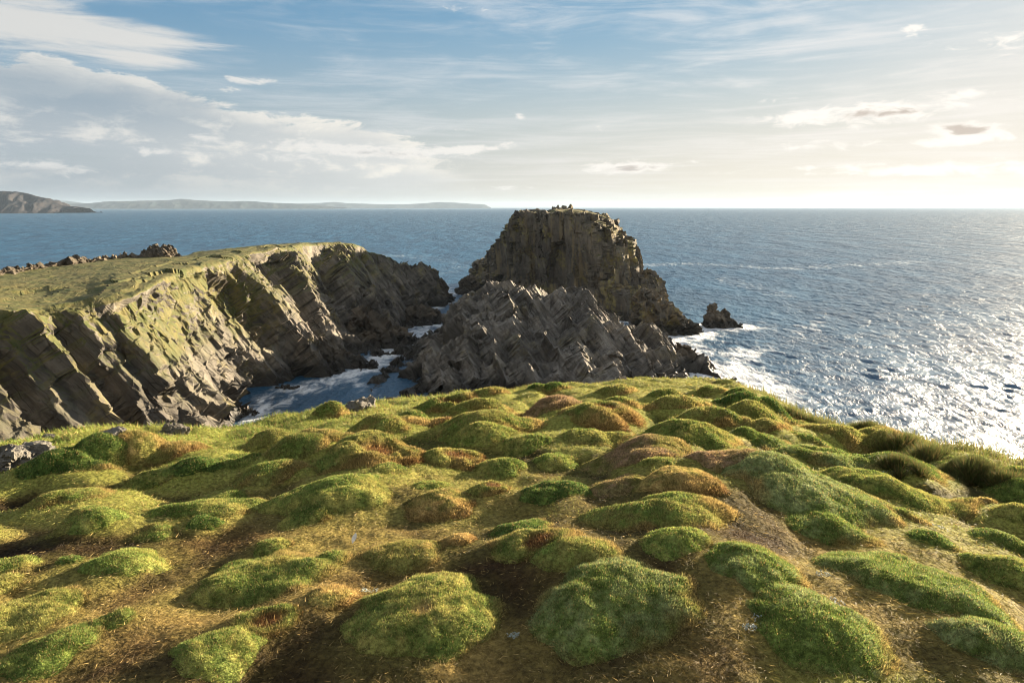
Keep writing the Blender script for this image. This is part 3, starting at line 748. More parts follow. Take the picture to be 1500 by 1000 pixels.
f1 = rim + (foot-rim)*np.array([.30, .30, .28]); f2 = rim + (foot-rim)*np.array([.62, .62, .66])
outw = (foot-rim)*np.array([1, 1, 0]); outw /= np.linalg.norm(outw, axis=1, keepdims=True)+1e-6
ctrl += [f1, f2, foot, foot + outw*7 + np.array([0, 0, -4.])]; tv += [.50, .72, .94, 1.]
nt = 300; t = np.linspace(0, 1, nt)
C = np.stack(ctrl, 1); V = np.zeros((ns, nt, 3))
for k in range(3):
    for i in range(ns): V[i, :, k] = np.interp(t, tv, C[i, :, k])
for _ in range(6): V[:, 1:-1] = .25*V[:, :-2] + .5*V[:, 1:-1] + .25*V[:, 2:]
Nn = grid_normals(V);  Nn *= np.sign((Nn*np.concatenate([outw[:, None]*.8+np.array([0, 0, .8])]*1, 1)).sum(-1, keepdims=True).mean())
face = smooth(.285, .36, t)[None, :]*np.ones((ns, 1)); back = smooth(.14, .08, t)[None, :]*np.ones((ns, 1))
Q, T = np.meshgrid(q, t, indexing='ij')
ft = np.clip((T-.30)/.64, 0, 1)
gul = np.zeros_like(Q)
for q0, dpt, wd, dg in [(1.3,4,.25,.4),(2.35,5.5,.13,.45),(3.0,4.5,.12,.4),(3.55,3.5,.10,.35),(4.5,2.5,.2,.4),(5.7,4,.3,.2),(6.55,3,.15,.1),(7.24,8.,.10,.03),(7.58,2.5,.06,.0),(8.05,7.5,.10,.12),(8.8,3.5,.08,.25),(9.35,6,.14,.1),(10.2,4.5,.16,.2),(11.0,3,.12,.1)]:
    e = Q - (q0 + dg*(ft-.3)) + .05*fbm(V*.12, 3, int(q0*10))
    gul += dpt*np.exp(-(np.where(e < 0, e/(wd*1.5), e/(wd*.8)))**2)*(.35+.65*smooth(0, .25, ft))
Rb = frame((.75, .12, .62)); Rc = frame((.55, -.75, .3))
a1, _ = facet(V, (6, 16, 22), Rb, 11, .3); a2, _ = facet(V, (2.6, 9, 6), Rb, 12, .8); a3, _ = facet(V, (.9, 3.2, 2.2), Rb, 13, .8); a4, _ = facet(V, (.5, 1.1, .9), Rc, 14, .8)
n1 = fbm(V*.05, 4, 15)
rough_zone = smooth(.35, .9, ft + .35*n1)
dsp = face*(.6*a1 + (.25+.35*rough_zone)*a2 + (.12+.35*rough_zone)*a3 + (.16+.3*rough_zone)*a4 + 1.8*n1 - gul*1.05)
dsp += (1-face)*(.25*a2*smooth(.2, .29, T) + .5*fbm(V*.10, 4, 16) + .12*fbm(V*.6, 3, 18)) + back*(1.2*a2 + .5*a3)
tipk = smooth(9.6, 10.8, Q); dsp += tipk*(1-face)*(.6*a2+.3*a3+.2*a4)
V = V + Nn*dsp[..., None]
V[..., 2] += .15*tipk*np.abs(a2)
fm = face*(.35+.65*smooth(-.35, .15, n1 + ft*.5)); fm = np.maximum(fm, tipk*.8)
V = terrace(V, (.84, .02, .54), 9.0, .8, 61, fm, .12, cells=(2.2, 3.)); V = terrace(V, (.30, -.93, .12), 7.5, .5, 62, fm, .10)
V = terrace(V, (.80, .10, .60), 2.2, .5, 63, fm); V = terrace(V, (.15, -.97, .2), 2.6, .45, 64, fm, .10)
V = terrace(V, (.5, .3, -.8), 2.6, .6, 65, fm); V = terrace(V, (.78, .15, .6), .7, .6, 66, fm)
turf_w = smooth(3.3, 4.1, Q)*smooth(7.15, 6.5, Q)*smooth(.80, .30, ft + .25*n1)
turf_w = turf_w*(.25 + .75*smooth(-.22, .12, fbm(V*.16, 4, 19)))
turf_w = np.maximum(turf_w, .5*smooth(2.0, 2.6, Q)*smooth(3.4, 2.9, Q)*smooth(.5, .1, ft+.3*n1))
mesh_hl = mesh_obj('headland', V, grid_faces(ns, nt), M['headland'], smooth=False, attrs={'turf': turf_w})
tag(mesh_hl, kind='structure')
SHORE += [tuple(p[:2]+o[:2]*1.5) for p, o in zip(foot[::12], outw[::12])]

# ------------------------------------------------------------------ crags
def crag(name, sil, depth, thick, mat, label=None, cat='rock', group=None, seed=1, base=None, bed=(.8, 0, .6), sizes=((2.4, 5, 4), (.8, 2, 1.6), (.35, .8, .7)), amps=(.9, .45, .2),
         res=None, pw=2.0, sharp=.75, skew=0., smooth_n=0, warp=.5, tcells=(2.5, 4.), ter=((None, .22, .8), ((.2, -.95, .2), .30, .75), (None, .08, .7), ((.3, -.9, .3), .10, .6))):
    """rock whose crest runs along the given skyline; depth: metres from the eye (one value or one per skyline point)"""
    dep = np.full(len(sil), float(depth)) if np.isscalar(depth) else np.asarray(depth, float)
    B = -H if base is None else base
    P3 = np.array([pix_at_y(px, py, d) for (px, py), d in zip(sil, dep)])
    width = np.linalg.norm(P3[-1, :2]-P3[0, :2]); res = res or max(.12, dep.mean()/683*.8)
    n = int(np.clip(width/res, 24, 760)); s = np.linspace(0, 1, n)
    L = np.concatenate([[0], np.cumsum(np.linalg.norm(np.diff(P3, axis=0), axis=1))]); L /= L[-1]
    Cc = np.stack([np.interp(s, L, P3[:, k]) for k in range(3)], -1)
    hgt = np.maximum(Cc[:, 2] - B, .2)
    tk = thick*np.sqrt(np.clip(np.sin(np.pi*np.clip(s*.96+.02, 0, 1)), .05, 1))
    m = int(np.clip((thick*1.2 + hgt.max()*1.6)/res, 20, 600)); v = np.linspace(-1, 1, m)
    S, Vv = np.meshgrid(s, v, indexing='ij')
    V = np.zeros((n, m, 3))
    under = 2.0 if base is None else .8
    prof = np.sign(1-np.abs(Vv)**pw)*np.abs(1-np.abs(Vv)**pw)**sharp
    V[..., 0] = Cc[:, None, 0] + skew*Vv*tk[:, None]
    V[..., 1] = Cc[:, None, 1] + Vv*tk[:, None]*.5
    V[..., 2] = (B-under) + (hgt[:, None]+under)*prof
    for _ in range(smooth_n): V[:, 1:-1] = .25*V[:, :-2]+.5*V[:, 1:-1]+.25*V[:, 2:]
    Nn = grid_normals(V); Nn *= np.where((Nn[..., 2:3]).mean() < 0, -1, 1)
    Rb = frame(bed); d = 0; sc = min(1., width/14.)
    for k, (sz, am) in enumerate(zip(sizes, amps)):
        f, _ = facet(V, np.array(sz)*sc, Rb, seed*31+k, .85); d = d + am*sc*f
    f, _ = facet(V, np.array(sizes[-1])*sc*1.3, frame((.2, .8, .5)), seed*31+9, .8); d = d + .5*amps[-1]*sc*f
    d = d + .5*sc*fbm(V*(.3/sc), 4, seed)
    V = V + Nn*d[..., None]
    for k, (bn, L_, kk) in enumerate(ter):
        V = terrace(V, bn or bed, L_ if L_ > .5 else L_*(min(width, 24.)*.45 + 1.), kk, seed*53+k, warp=warp, cells=tcells)
    o = mesh_obj(name, V, grid_faces(n, m), mat, smooth=False)
    tag(o, label, cat, group)
    if base is None:
        for i in range(0, n, max(1, n//30)):
            for sg in (-1, 1): SHORE.append((Cc[i, 0]+sg*skew*tk[i], Cc[i, 1]+sg*tk[i]*.5))
    return o

# jagged ridge between the hilltop and the stack
nr_ = 'jagged_ridge'
crag(nr_, [(556,590),(584,560),(610,528),(637,495),(662,466),(685,440),(700,428),(722,419),(745,424),(768,430),(795,437),(822,437),(850,434),(872,448),(890,465),(915,478),(945,492),(970,508),(1000,528),(1022,545),(1048,556)],
     [150,154,158,162,166,170,172,173,172,171,170,170,169,168,166,164,162,160,156,152,149], 104, M['ridge'], "jagged grey ridge of tilted rock plates between the hilltop and the big stack", 'rock ridge', seed=3,
     bed=(.80, .08, .60), sizes=((6.0, 13, 10), (2.2, 6.0, 4.0), (.8, 2.2, 1.5), (.35, .9, .7)), amps=(1.5, .7, .28, .12), res=.17, pw=1.35, sharp=.95, skew=0., warp=.14, tcells=(9., 9.), ter=(((.78, -.12, .60), 4.6, .95), ((.35, -.9, .2), 6.0, .45), ((.80, -.1, .58), 1.7, .95), ((-.55, -.2, .8), 3.4, .25), ((.35, -.9, .25), 2.2, .3), ((.80, -.05, .58), .62, .9)))
crag('pointed_rock', [(985,548),(990,520),(994,504),(1003,508),(1012,516),(1024,528),(1036,540),(1046,550)], 151, 7, M['shore'], "dark pointed rock at the sea end of the jagged ridge", 'rock', seed=4, bed=(.7, .2, .7), sizes=((1.6, 4, 3), (.7, 2, 1.4), (.35, .8, .6)), amps=(.8, .4, .2))

# ------------------------------------------------------------------ the big stack
KST = 1.12
SC = np.array([19., 236.])*KST
LEV = [(-39., [(41,196),(44,215),(41,245),(28,275),(0,305),(-21,302),(-19,285),(-9,255),(4,225),(17,203),(31,190)]),
       (-35., [(40,197),(42,215),(40,245),(28,275),(0,303),(-19,299),(-17,283),(-8,254),(5,225),(18,204),(31,192)]),
       (-26., [(38.3,201),(40,220),(38,245),(27,270),(0,293),(-14.5,289),(-12,274),(-4,250),(6.5,226),(18,206),(31,196)]),
       (-18., [(36.5,206),(38,222),(36,245),(25,266),(2,280),(-9,270),(-5,255),(1,240),(8,224),(19,207),(30,199)]),
       (-7., [(33.6,210),(35,226),(33,246),(23,262),(6,264),(-.5,255),(-1,243),(1,232),(8,216),(19,206),(28,202)]),
       (-2.2, [(31,213),(33,230),(30,247),(19,259),(6,257),(2,246),(1.2,236),(3.5,226),(10,214),(19,207),(27,206)])]
nth = 760; PHI = np.linspace(0, 2*math.pi, nth, endpoint=False)
def polar(poly):
    p = np.array(poly, float)*KST - SC; n = len(p); out = np.zeros(nth)
    D = np.stack([np.cos(PHI), np.sin(PHI)], -1)
    for i in range(n):
        a, b = p[i], p[(i+1) % n]; e = b-a
        den = D[:, 0]*e[1]-D[:, 1]*e[0]; den = np.where(np.abs(den) < 1e-9, 1e-9, den)
        tt = (a[0]*e[1]-a[1]*e[0])/den; uu = (a[0]*D[:, 1]-a[1]*D[:, 0])/den
        ok = (tt > 0) & (uu >= 0) & (uu <= 1); out = np.where(ok & (tt > out), tt, out)
    return out
rads = np.array([polar(p) for _, p in LEV]); zs = np.array([z for z, _ in LEV])
nz = 210; zz = np.linspace(-39, -2.2, nz)
RZ = np.stack([np.interp(zz, zs, rads[:, j]) for j in range(nth)], 1)
k5 = np.ones(9)/9
RZ = np.stack([np.convolve(np.r_[r_[-4:], r_, r_[:4]], k5, 'valid') for r_ in RZ])
ncap = 60; fc = np.linspace(1, 0.0, ncap+1)[1:]
def topz(x): return np.interp(x/KST, [0, 2, 10, 11.5, 14, 22, 28, 31, 34], [-3.4, -2.0, -1.7, -2.7, -1.6, -1.9, -3.0, -4.6, -7.2])
Vs = np.zeros((nz, nth, 3)); Vs[..., 0] = SC[0] + RZ*np.cos(PHI); Vs[..., 1] = SC[1] + RZ*np.sin(PHI); Vs[..., 2] = zz[:, None]
up_ = smooth(-14, -2.2, Vs[..., 2]); Vs[..., 2] += up_*(topz(Vs[..., 0]) + 2.2)
capx = SC[0] + RZ[-1][None]*fc[:, None]*np.cos(PHI); capy = SC[1] + RZ[-1][None]*fc[:, None]*np.sin(PHI)
Vc = np.stack([capx, capy, topz(capx) + .25*(1-fc[:, None])], -1)
V = np.concatenate([Vs, Vc], 0)
Nn = grid_normals(V, True); ctr = V - np.array([SC[0], SC[1], -25.])
Nn *= np.sign((Nn*ctr).sum(-1).mean())
Rv = frame((.93, .3, .08)); 
V0 = V.copy(); V0 = V0 + 1.0*np.stack([fbm(V*.15, 3, 91), fbm(V*.15, 3, 92), 0*V[..., 0]], -1)
b1, _ = facet(V0, (5, 9, 26), Rv, 21, .6); b2, _ = facet(V0, (2.0, 4, 11), Rv, 22, .7); b3, _ = facet(V0, (.8, 1.6, 3.4), Rv, 23, .8); b4, _ = facet(V0, (.4, .7, 1.0), frame((.5, .3, .8)), 24, .8)
wall = np.concatenate([np.ones(nz), smooth(1, .75, 1-fc+.75)*.5])[:, None]
wall = np.where(np.arange(nz+ncap)[:, None] < nz, 1., .35)
fl = fbm(np.stack([PHI[None, :]*9 + .02*V[..., 2], V[..., 2]*.02, 0*V[..., 2]], -1), 4, 26)
d = wall*(1.2*b1 + .65*b2 + .22*b3 + .10*b4 + 1.0*fbm(V*.06, 3, 25) + 2.6*fl)
for ph_, dp_, wd_ in [(-1.95,2.6,.022),(-1.72,3.4,.03),(-1.5,2.2,.02),(-1.31,3.2,.026),(-1.12,2.4,.02),(-.9,3.,.03),(-2.25,3.,.035),(-2.5,2.4,.03),(-.6,2.5,.03),(-2.05,1.6,.014),(-1.4,1.8,.012),(-1.2,1.6,.012)]:
    e_ = ((PHI+math.pi) % (2*math.pi)) - math.pi - ph_ + .04*fbm(np.stack([V[..., 2]*.12, 0*V[..., 2]+ph_*5, 0*V[..., 2]], -1), 3, 33)
    d = d - np.where(np.arange(nz+ncap)[:, None] < nz, 1, .0)*dp_*np.exp(-(e_/wd_)**2)*(.5+.5*vnoise(np.stack([V[..., 2]*.15, 0*V[..., 2]+ph_*9, 0*V[..., 2]], -1), 34))
V = V + Nn*d[..., None]
wm = np.where(np.arange(nz+ncap)[:, None] < nz, 1., .08)*smooth(-1., -5., V[..., 2])
V = terrace(V, (.90, -.40, .10), 3.4, .85, 71, wm, cells=(1.6, 22), zs=.08); V = terrace(V, (.55, .82, .05), 4.0, .8, 72, wm, .1, cells=(1.6, 22), zs=.08); V = terrace(V, (.92, -.35, .12), 1.2, .75, 73, wm, cells=(1.6, 22), zs=.08); V = terrace(V, (.5, .85, .1), 1.5, .45, 74, wm, .1, cells=(1.6, 22), zs=.08)
tag(mesh_obj('sea_stack', V, grid_faces(nz+ncap, nth, True), M['stack'], smooth=False), "tall flat-topped brown sea stack rising from the water behind the jagged ridge", 'sea stack')
stack_o = bpy.data.objects['sea_stack']
# turf on its sloping summit
pc = np.linspace(0, 2*math.pi, 160, endpoint=False); rc = np.linspace(0, 1, 50); RA, PH = np.meshgrid(rc, pc, indexing='ij')
rm = np.interp(PH, PHI, RZ[-1], period=2*math.pi)*.86
x = SC[0] + 2.0 + RA*rm*np.cos(PH); y = SC[1] + RA*rm*np.sin(PH)
zc = topz(x) + .25*(1-RA*.86) + .6*(1-RA**4) - .1 + .35*fbm(np.stack([x*.4, y*.4, x*0], -1), 4, 27) - .8*RA**6
mesh_obj('grass_cap', np.stack([x, y, zc], -1), grid_faces(50, 160, True), M['cap'], stack_o, smooth=True)
SHORE += [(SC[0]+r_*math.cos(p), SC[1]+r_*math.sin(p)) for r_, p in zip(rads[1][::8], PHI[::8])]

crag('perched_rock', [(914,382),(920,362),(926,354),(932,356),(937,368),(941,388)], 236, 6, M['stack'], "rust-tinted rock knob perched on the sunny shoulder of the big stack", 'rock', seed=6, base=-21, sizes=((1.2, 2, 2), (.5, .8, .8)), amps=(.4, .2))
crag('rock_spire', [(930,470),(936,420),(941,402),(948,394),(957,398),(968,412),(974,428),(980,455)], 229, 18, M['stack'], "pale hazy rock spire leaning against the sunny flank of the big stack", 'rock', seed=7, bed=(.9, .2, .3), sizes=((2, 5, 6), (.8, 2, 2), (.4, .9, .9)), amps=(.9, .4, .2))
crag('slab_rock', [(926,488),(934,440),(940,416),(950,424),(962,436),(970,450),(978,442),(992,454),(1006,468),(1016,478),(1024,487)], 198, 16, M['stack'], "sloping dark slab of rock beside the big stack, ending in the surf", 'rock', seed=8, bed=(.75, .2, .6), sizes=((2, 6, 5), (.8, 2.5, 2), (.4, .9, .9)), amps=(.9, .4, .2))
crag('islet_rock', [(1032,478),(1036,460),(1040,447),(1047,450),(1053,458),(1062,454),(1070,465),(1076,472),(1084,480)], 206, 6, M['shore'], "small spiky islet standing alone in the surf away from the stack", 'rock', seed=9, bed=(.8, .1, .4), sizes=((1.4, 3, 4), (.6, 1.6, 1.6), (.3, .7, .7)), amps=(.6, .35, .2))
crag('shore_rock', [(670,428),(675,410),(684,404),(693,408),(700,418),(704,430)], 288, 10, M['shore'], "dark rock in the surf at the shaded foot of the big stack", 'rock', 'dark rocks along the water', seed=10)

for i, (sil, dp, th_, label) in enumerate([
    ([(296,640),(314,612),(332,600),(350,597),(364,604),(378,616)], 116, 12, "dark rock heap at the channel's inner end, under the grassy cliff face"),
    ([(424,548),(432,530),(445,510),(458,498),(476,497),(492,512),(512,528),(534,536),(552,540)], 153, 16, "broken dark rock pile below the sunlit slabs, jutting into the channel"),
    ([(486,532),(500,490),(512,462),(524,455),(545,462),(566,474),(590,488),(612,500)], 180, 18, "long rubble-like rock spur in the middle of the headland's foot"),
    ([(566,500),(582,474),(598,456),(616,450),(632,456),(644,468)], 212, 14, "lumpy brown rock at the foot of the headland's outer end"),
    ([(612,450),(626,436),(636,418),(645,412),(652,424),(663,433)], 262, 12, "rock point at the very tip of the headland"),
    ([(628,398),(632,394),(638,394),(642,398)], 300, 5, "tiny black rock in open water off the headland's tip"),
    ([(1014,551),(1024,545),(1034,546),(1046,553)], 147, 3, "small black rock awash beneath the dark pointed one"),
    ([(404,590),(414,580),(426,582),(438,590)], 134, 5, "small black rock in the channel water near the cliff foot"),
    ([(536,526),(550,514),(562,514),(576,524)], 166, 6, "low black rock at the water's edge beyond the broken dark pile"),
    ]):
    crag('shore_rock', sil, dp, th_, M['shore'], label, 'rock', 'dark rocks along the water', seed=20+i, amps=(.9, .45, .2))
# rocks on the headland's far rim
crag('rim_boulder', [(203,381),(208,372),(216,366),(226,361),(240,362),(249,362),(252,372),(257,375),(263,381)], 151, 9, M['shore'], "dark boulder standing up on the far rim of the headland's grassy top", 'rock', seed=40, base=-11.6, sizes=((1.6, 3, 2.5), (.6, 1.4, 1.2), (.3, .6, .6)), amps=(.5, .3, .15))
crag('rock_outcrop', [(-60,412),(-20,402),(20,393),(45,388),(70,386),(100,380),(125,377)], [104,110,118,123,127,133,137], 12, M['shore'], "long dark rocky edge behind the headland's grassy top, by the open sea", 'rock', seed=41, base=-13.6, sizes=((1.6, 3, 2.5), (.6, 1.4, 1.2), (.3, .6, .6)), amps=(.35, .25, .15))
crag('rock_outcrop', [(112,384),(132,377),(150,375),(170,376),(190,374),(210,378)], [138,140,143,145,147,149], 11, M['shore'], "shorter dark rocky edge between the long one and the upstanding boulder", 'rock', seed=42, base=-13.6, sizes=((1.6, 3, 2.5), (.6, 1.4, 1.2), (.3, .6, .6)), amps=(.3, .2, .15))
#EOF3

# ------------------------------------------------------------------ distant land
def far_mat(name, a, b_, sc):
    m, t, b, n = new_mat(name); P = geo(t, 'Position')
    c = n.mix(n.ss(.35, .65, n.noise(P, sc, 6, .6)), a, b_)
    t.links.new(c, b.inputs['Base Color']); b.inputs['Roughness'].default_value = 1.; b.inputs['Specular IOR Level'].default_value = 0
    return m
def far_land(name, sil, depth, thick, mat, seed, rough, jag=0.):
    P3 = np.array([pix_at_y(px, py, depth) for px, py in sil]); n = 420; s = np.linspace(0, 1, n)
    x = np.interp(s, (P3[:, 0]-P3[0, 0])/(P3[-1, 0]-P3[0, 0]), P3[:, 0]); h = np.interp(x, P3[:, 0], P3[:, 2]) + H
    m = 70; v = np.linspace(-1, 1, m); S, Vv = np.meshgrid(s, v, indexing='ij')
    X = x[:, None] + 0*Vv; Y = depth + thick*Vv*(.35+.65*np.sqrt(np.clip(h/h.max(), 0, 1)))[:, None]
    k = 1/thick
    nz_ = fbm(np.stack([X*k*3, Y*k*1.2, 0*X], -1), 5, seed); rd = np.abs(fbm(np.stack([X*k*5+Y*k*2, Y*k*1.5, 0*X], -1), 4, seed+3))
    Z = -H - 3 + (h[:, None]+3)*(1-np.abs(Vv)**1.7)*(1 + jag*nz_*.3) - rough*rd*h[:, None]*np.abs(Vv)*(1-np.abs(Vv))*3
    tag(mesh_obj(name, np.stack([X, Y, Z], -1), grid_faces(n, m), mat, smooth=True), kind='structure')
M['farcliff'] = far_mat('far_cliff', (.024, .026, .031), (.048, .044, .045), .02)
M['farhill'] = far_mat('far_hill', (.022, .032, .034), (.045, .05, .048), .002)
far_land('far_headland', [(-260,286),(-160,272),(-60,279),(0,281),(18,280.5),(38,280.5),(50,285),(64,288.5),(72,291),(82,296),(90,300),(98,301.5),(106,302),(117,303.6)], 4200, 420, M['farcliff'], 5, 1.6, .25)
far_land('hills', [(60,303),(90,299),(140,297.5),(160,295),(190,294.5),(215,294),(250,292.5),(265,291),(282,292.8),(300,293.5),(340,295),(365,294.5),(400,297),(440,298.8),(470,301),(500,303.4)], 14000, 1500, M['farhill'], 6, .8, .2)
far_land('hills', [(40,302),(68,291),(90,294),(130,298),(400,299),(470,297.5),(490,296),(510,297.5),(560,299.5),(600,299),(628,297),(645,296),(668,297),(690,298.5),(710,299.5),(716,302.6),(718,303.4)], 19000, 2200, M['farhill'], 8, .8, .2)

# ------------------------------------------------------------------ sea
ths = np.concatenate([np.linspace(-math.pi, R(-50), 40, endpoint=False), np.linspace(R(-50), R(50), 760), np.linspace(R(50), math.pi, 40)[1:-1]])
rs = np.concatenate([[5., 40.], np.geomspace(60, 900, 640), np.geomspace(900, 29900, 80)[1:]])
RR, TT = np.meshgrid(rs, ths, indexing='ij')
sx, sy = RR*np.sin(TT), RR*np.cos(TT)
dr = np.gradient(rs)[:, None]; dth = RR*R(100)/760
zz = np.zeros_like(sx); wg = np.random.default_rng(5)
calm = smooth(-15, -5, sx + .0*sy)                      # the channel is sheltered
for k in range(46):
    lam = .9*(9/.9)**(k/45.); wd = R(215) + wg.normal()*.55   # waves run in from the sunny side
    kx, ky = math.sin(wd)*2*math.pi/lam, math.cos(wd)*2*math.pi/lam
    amp = .0090*lam**.72
    fade = smooth(lam*.55, lam*.22, np.maximum(dr, dth*.6))
    zz += amp*fade*np.sin(kx*sx + ky*sy + wg.random()*6.283 + .9*fb2(sx, sy, .02, 2, 800+k) )
gust = .75 + .6*fb2(sx, sy, .012, 3, 95)
zz *= gust*(.35 + .65*calm)
zz = np.where(RR > 1400, 0, zz)
# surf: distance to the waterline of every rock
SP_ = np.array(SHORE, np.float32); dist = np.full(sx.shape, 1e3, np.float32)
sel = (RR > 60) & (RR < 460) & (np.abs(TT) < R(51)); pts = np.stack([sx[sel], sy[sel]], -1).astype(np.float32)
dd = np.full(len(pts), 1e6, np.float32)
for p in SP_: dd = np.minimum(dd, (pts[:, 0]-p[0])**2 + (pts[:, 1]-p[1])**2)
dist[sel] = np.sqrt(dd)
surf = np.exp(-dist/7.)*.85
surf *= np.where(sx < -12, .55, 1.)
def sea_px(px, py):
    d = ray(px, py); tt = H/-d[2]; return d[0]*tt, d[1]*tt
def band(pts_px, wpx, strength):
    out = np.zeros_like(sx); P = []
    for (a0, b0), (a1, b1) in zip(pts_px[:-1], pts_px[1:]):
        for f in np.linspace(0, 1, 14): P.append((a0+(a1-a0)*f, b0+(b1-b0)*f))
    best = np.full(sx.shape, 1e9)
    # photo rows are a log-like scale of distance: measure in (azimuth, depression) so far bands stay thin
    az_, de = TT, H/RR
    for a, b in P:
        x_, y_ = sea_px(a, b); aa, dd_ = math.atan2(x_, y_), H/math.hypot(x_, y_)
        best = np.minimum(best, ((az_-aa)/(wpx[0]/1000))**2 + ((de-dd_)/(wpx[1]/1000))**2)
    return strength*np.exp(-best)
streak = band([(950,388),(1010,386),(1090,390),(1150,394),(1250,388),(1340,384)], (45, 4), .5)
streak += band([(1060,408),(1120,422),(1170,438),(1205,462),(1195,488),(1150,508),(1095,520)], (30, 9), .36)
streak += band([(1060,430),(1110,450),(1140,480)], (50, 25), .22)
streak += band([(960,500),(1010,500),(1060,512),(1100,545),(1150,575)], (45, 22), .30)
streak += band([(560,372),(620,378),(680,386),(650,400)], (50, 8), .42)
streak += band([(0,382),(60,378),(130,374)], (60, 5), .34)
streak += band([(640,430),(655,420),(640,445)], (20, 8), .4)
streak += band([(1100,560),(1200,600)], (70, 20), .22)
streak += band([(380,610),(460,570),(540,540),(600,505),(635,478)], (38, 16), .30)
m, t, b, n = new_mat('sea_water')
P = geo(t, 'Position')
pv = n.mapping(P, rot=(0, 0, R(-35)), sc=(1., .42, 1.))
rad_ = n.math('LOGARITHM', n.math('SQRT', n.add(n.mul(n.sep(P)[0], n.sep(P)[0]), n.mul(n.sep(P)[1], n.sep(P)[1]))), 10.)
w1 = n.noise(pv, 1.1, 5, .62); w2 = n.noise(pv, .16, 6, .6); w3 = n.noise(pv, .03, 6, .62)
near = n.ss(2.9, 2.2, rad_)
bh = n.add(n.mul(n.mul(w1, near), .6), n.add(n.mul(w2, 2.6), n.mul(n.mul(w3, n.ss(2.4, 3.4, rad_)), 22.)))
t.links.new(n.bump(bh, 1.0, 1.0), b.inputs['Normal'])
fo = n.noise(n.mapping(P, rot=(0, 0, R(-35)), sc=(1., .5, 1.)), .42, 7, .7, .6)
fo2 = n.noise(n.mapping(P, rot=(0, 0, R(-20)), sc=(1., .3, 1.)), .06, 5, .65)
mask = n.add(n.attr('surf'), n.mul(n.attr('streak'), n.add(.35, n.mul(fo2, 1.2))))
crest = n.mul(n.ss(.18, .42, n.attr('crest')), .12)
val = n.add(n.add(mask, crest), n.mul(n.sub(fo, .5), 1.25))
foam = n.mul(n.ss(.42, .78, val), .9)
base_c = n.mix(n.ss(.35, .7, fo2), (.006, .052, .11), (.012, .085, .165))
t.links.new(n.mix(foam, base_c, (.74, .76, .77)), b.inputs['Base Color'])
ro = n.add(.36, n.ss(2.1, 3.4, rad_, 0, .12))
t.links.new(n.math('MAXIMUM', ro, n.mul(foam, .8)), b.inputs['Roughness'])
b.inputs['IOR'].default_value = 1.333; b.inputs['Specular IOR Level'].default_value = .75
crest_v = zz/ .5
V = np.stack([sx, sy, zz - H], -1)
tag(mesh_obj('sea', V, grid_faces(*sx.shape, wrap=True)[:, ::-1], m, smooth=True, attrs={'surf': surf, 'streak': streak, 'crest': crest_v}), kind='structure')

# ------------------------------------------------------------------ sun, sky and clouds
sd = bpy.data.lights.new('sun', 'SUN'); so = bpy.data.objects.new('sun', sd); COL.objects.link(so)
sd.energy = 4.7; sd.angle = R(.6); sd.color = (1., .82, .58)
sv = Vector((math.sin(SUN_AZ)*math.cos(SUN_EL), math.cos(SUN_AZ)*math.cos(SUN_EL), math.sin(SUN_EL)))
so.rotation_euler = (-sv).to_track_quat('-Z', 'Y').to_euler(); so.location = sv*200

w = bpy.data.worlds.new('World'); scene.world = w; w.use_nodes = True; t = w.node_tree; n = N(t)
bg = t.nodes['Background']; bg.inputs['Strength'].default_value = .1
sky = t.nodes.new('ShaderNodeTexSky'); sky.sky_type = 'NISHITA'; sky.sun_disc = False
sky.sun_elevation = SUN_EL; sky.sun_rotation = SUN_AZ; sky.altitude = 30; sky.air_density = 1.0; sky.dust_density = .6; sky.ozone_density = 2.2
tc = t.nodes.new('ShaderNodeTexCoord').outputs['Generated']
X, Y, Z = n.sep(tc)
az = n.math('ARCTAN2', X, Y); el = n.math('ARCSINE', n.math('MAXIMUM', n.math('MINIMUM', Z, 1.), -1.))
SKYCOL = sky.outputs[0]
hz_m = bpy.data.materials.new('haze_air'); hz_m.use_nodes = True; ht = hz_m.node_tree
ht.nodes.remove(ht.nodes['Principled BSDF']); pv_ = ht.nodes.new('ShaderNodeVolumePrincipled')
pv_.inputs['Color'].default_value = (.42, .55, .72, 1); pv_.inputs['Density'].default_value = HAZE; pv_.inputs['Anisotropy'].default_value = .15
ht.links.new(pv_.outputs[0], ht.nodes['Material Output'].inputs['Volume'])
A, Bz, Tz = 30000., -H-8., 190.
hv = [(sx_*A, sy_*A, sz_) for sz_ in (Bz, Tz) for sy_ in (-1, 1) for sx_ in (-1, 1)]
hz_o = mesh_obj('haze', hv, [[0, 2, 3, 1], [4, 5, 7, 6], [0, 1, 5, 4], [2, 6, 7, 3], [0, 4, 6, 2], [1, 3, 7, 5]], hz_m)
tag(hz_o, kind='stuff')
#CLOUDS_BEGIN
EXPO = 2.4
KS = 1/(.1*2**EXPO)                        # turns wanted picture radiance into sky units
class Vv:
    pass
def vmath(op, a, b):
    q = t.nodes.new('ShaderNodeVectorMath'); q.operation = op
    for i, v in enumerate((a, b)):
        if isinstance(v, tuple): q.inputs[i].default_value = v
        else: t.links.new(v, q.inputs[i])
    return q.outputs[0]
# soft shoulder: the glare round the sun keeps its colour instead of burning out
c = vmath('MULTIPLY', sky.outputs[0], (.28/KS, .46/KS, .72/KS))
c = vmath('DIVIDE', c, vmath('ADD', vmath('MULTIPLY', c, (1.16, 1.14, 1.12)), (1, 1, 1)))
def cl(col): return tuple(col)
sunw = n.ss(-.75, .62, az)                        # 0 on the far side, 1 towards the sun
elp = n.math('MAXIMUM', el, 0.)
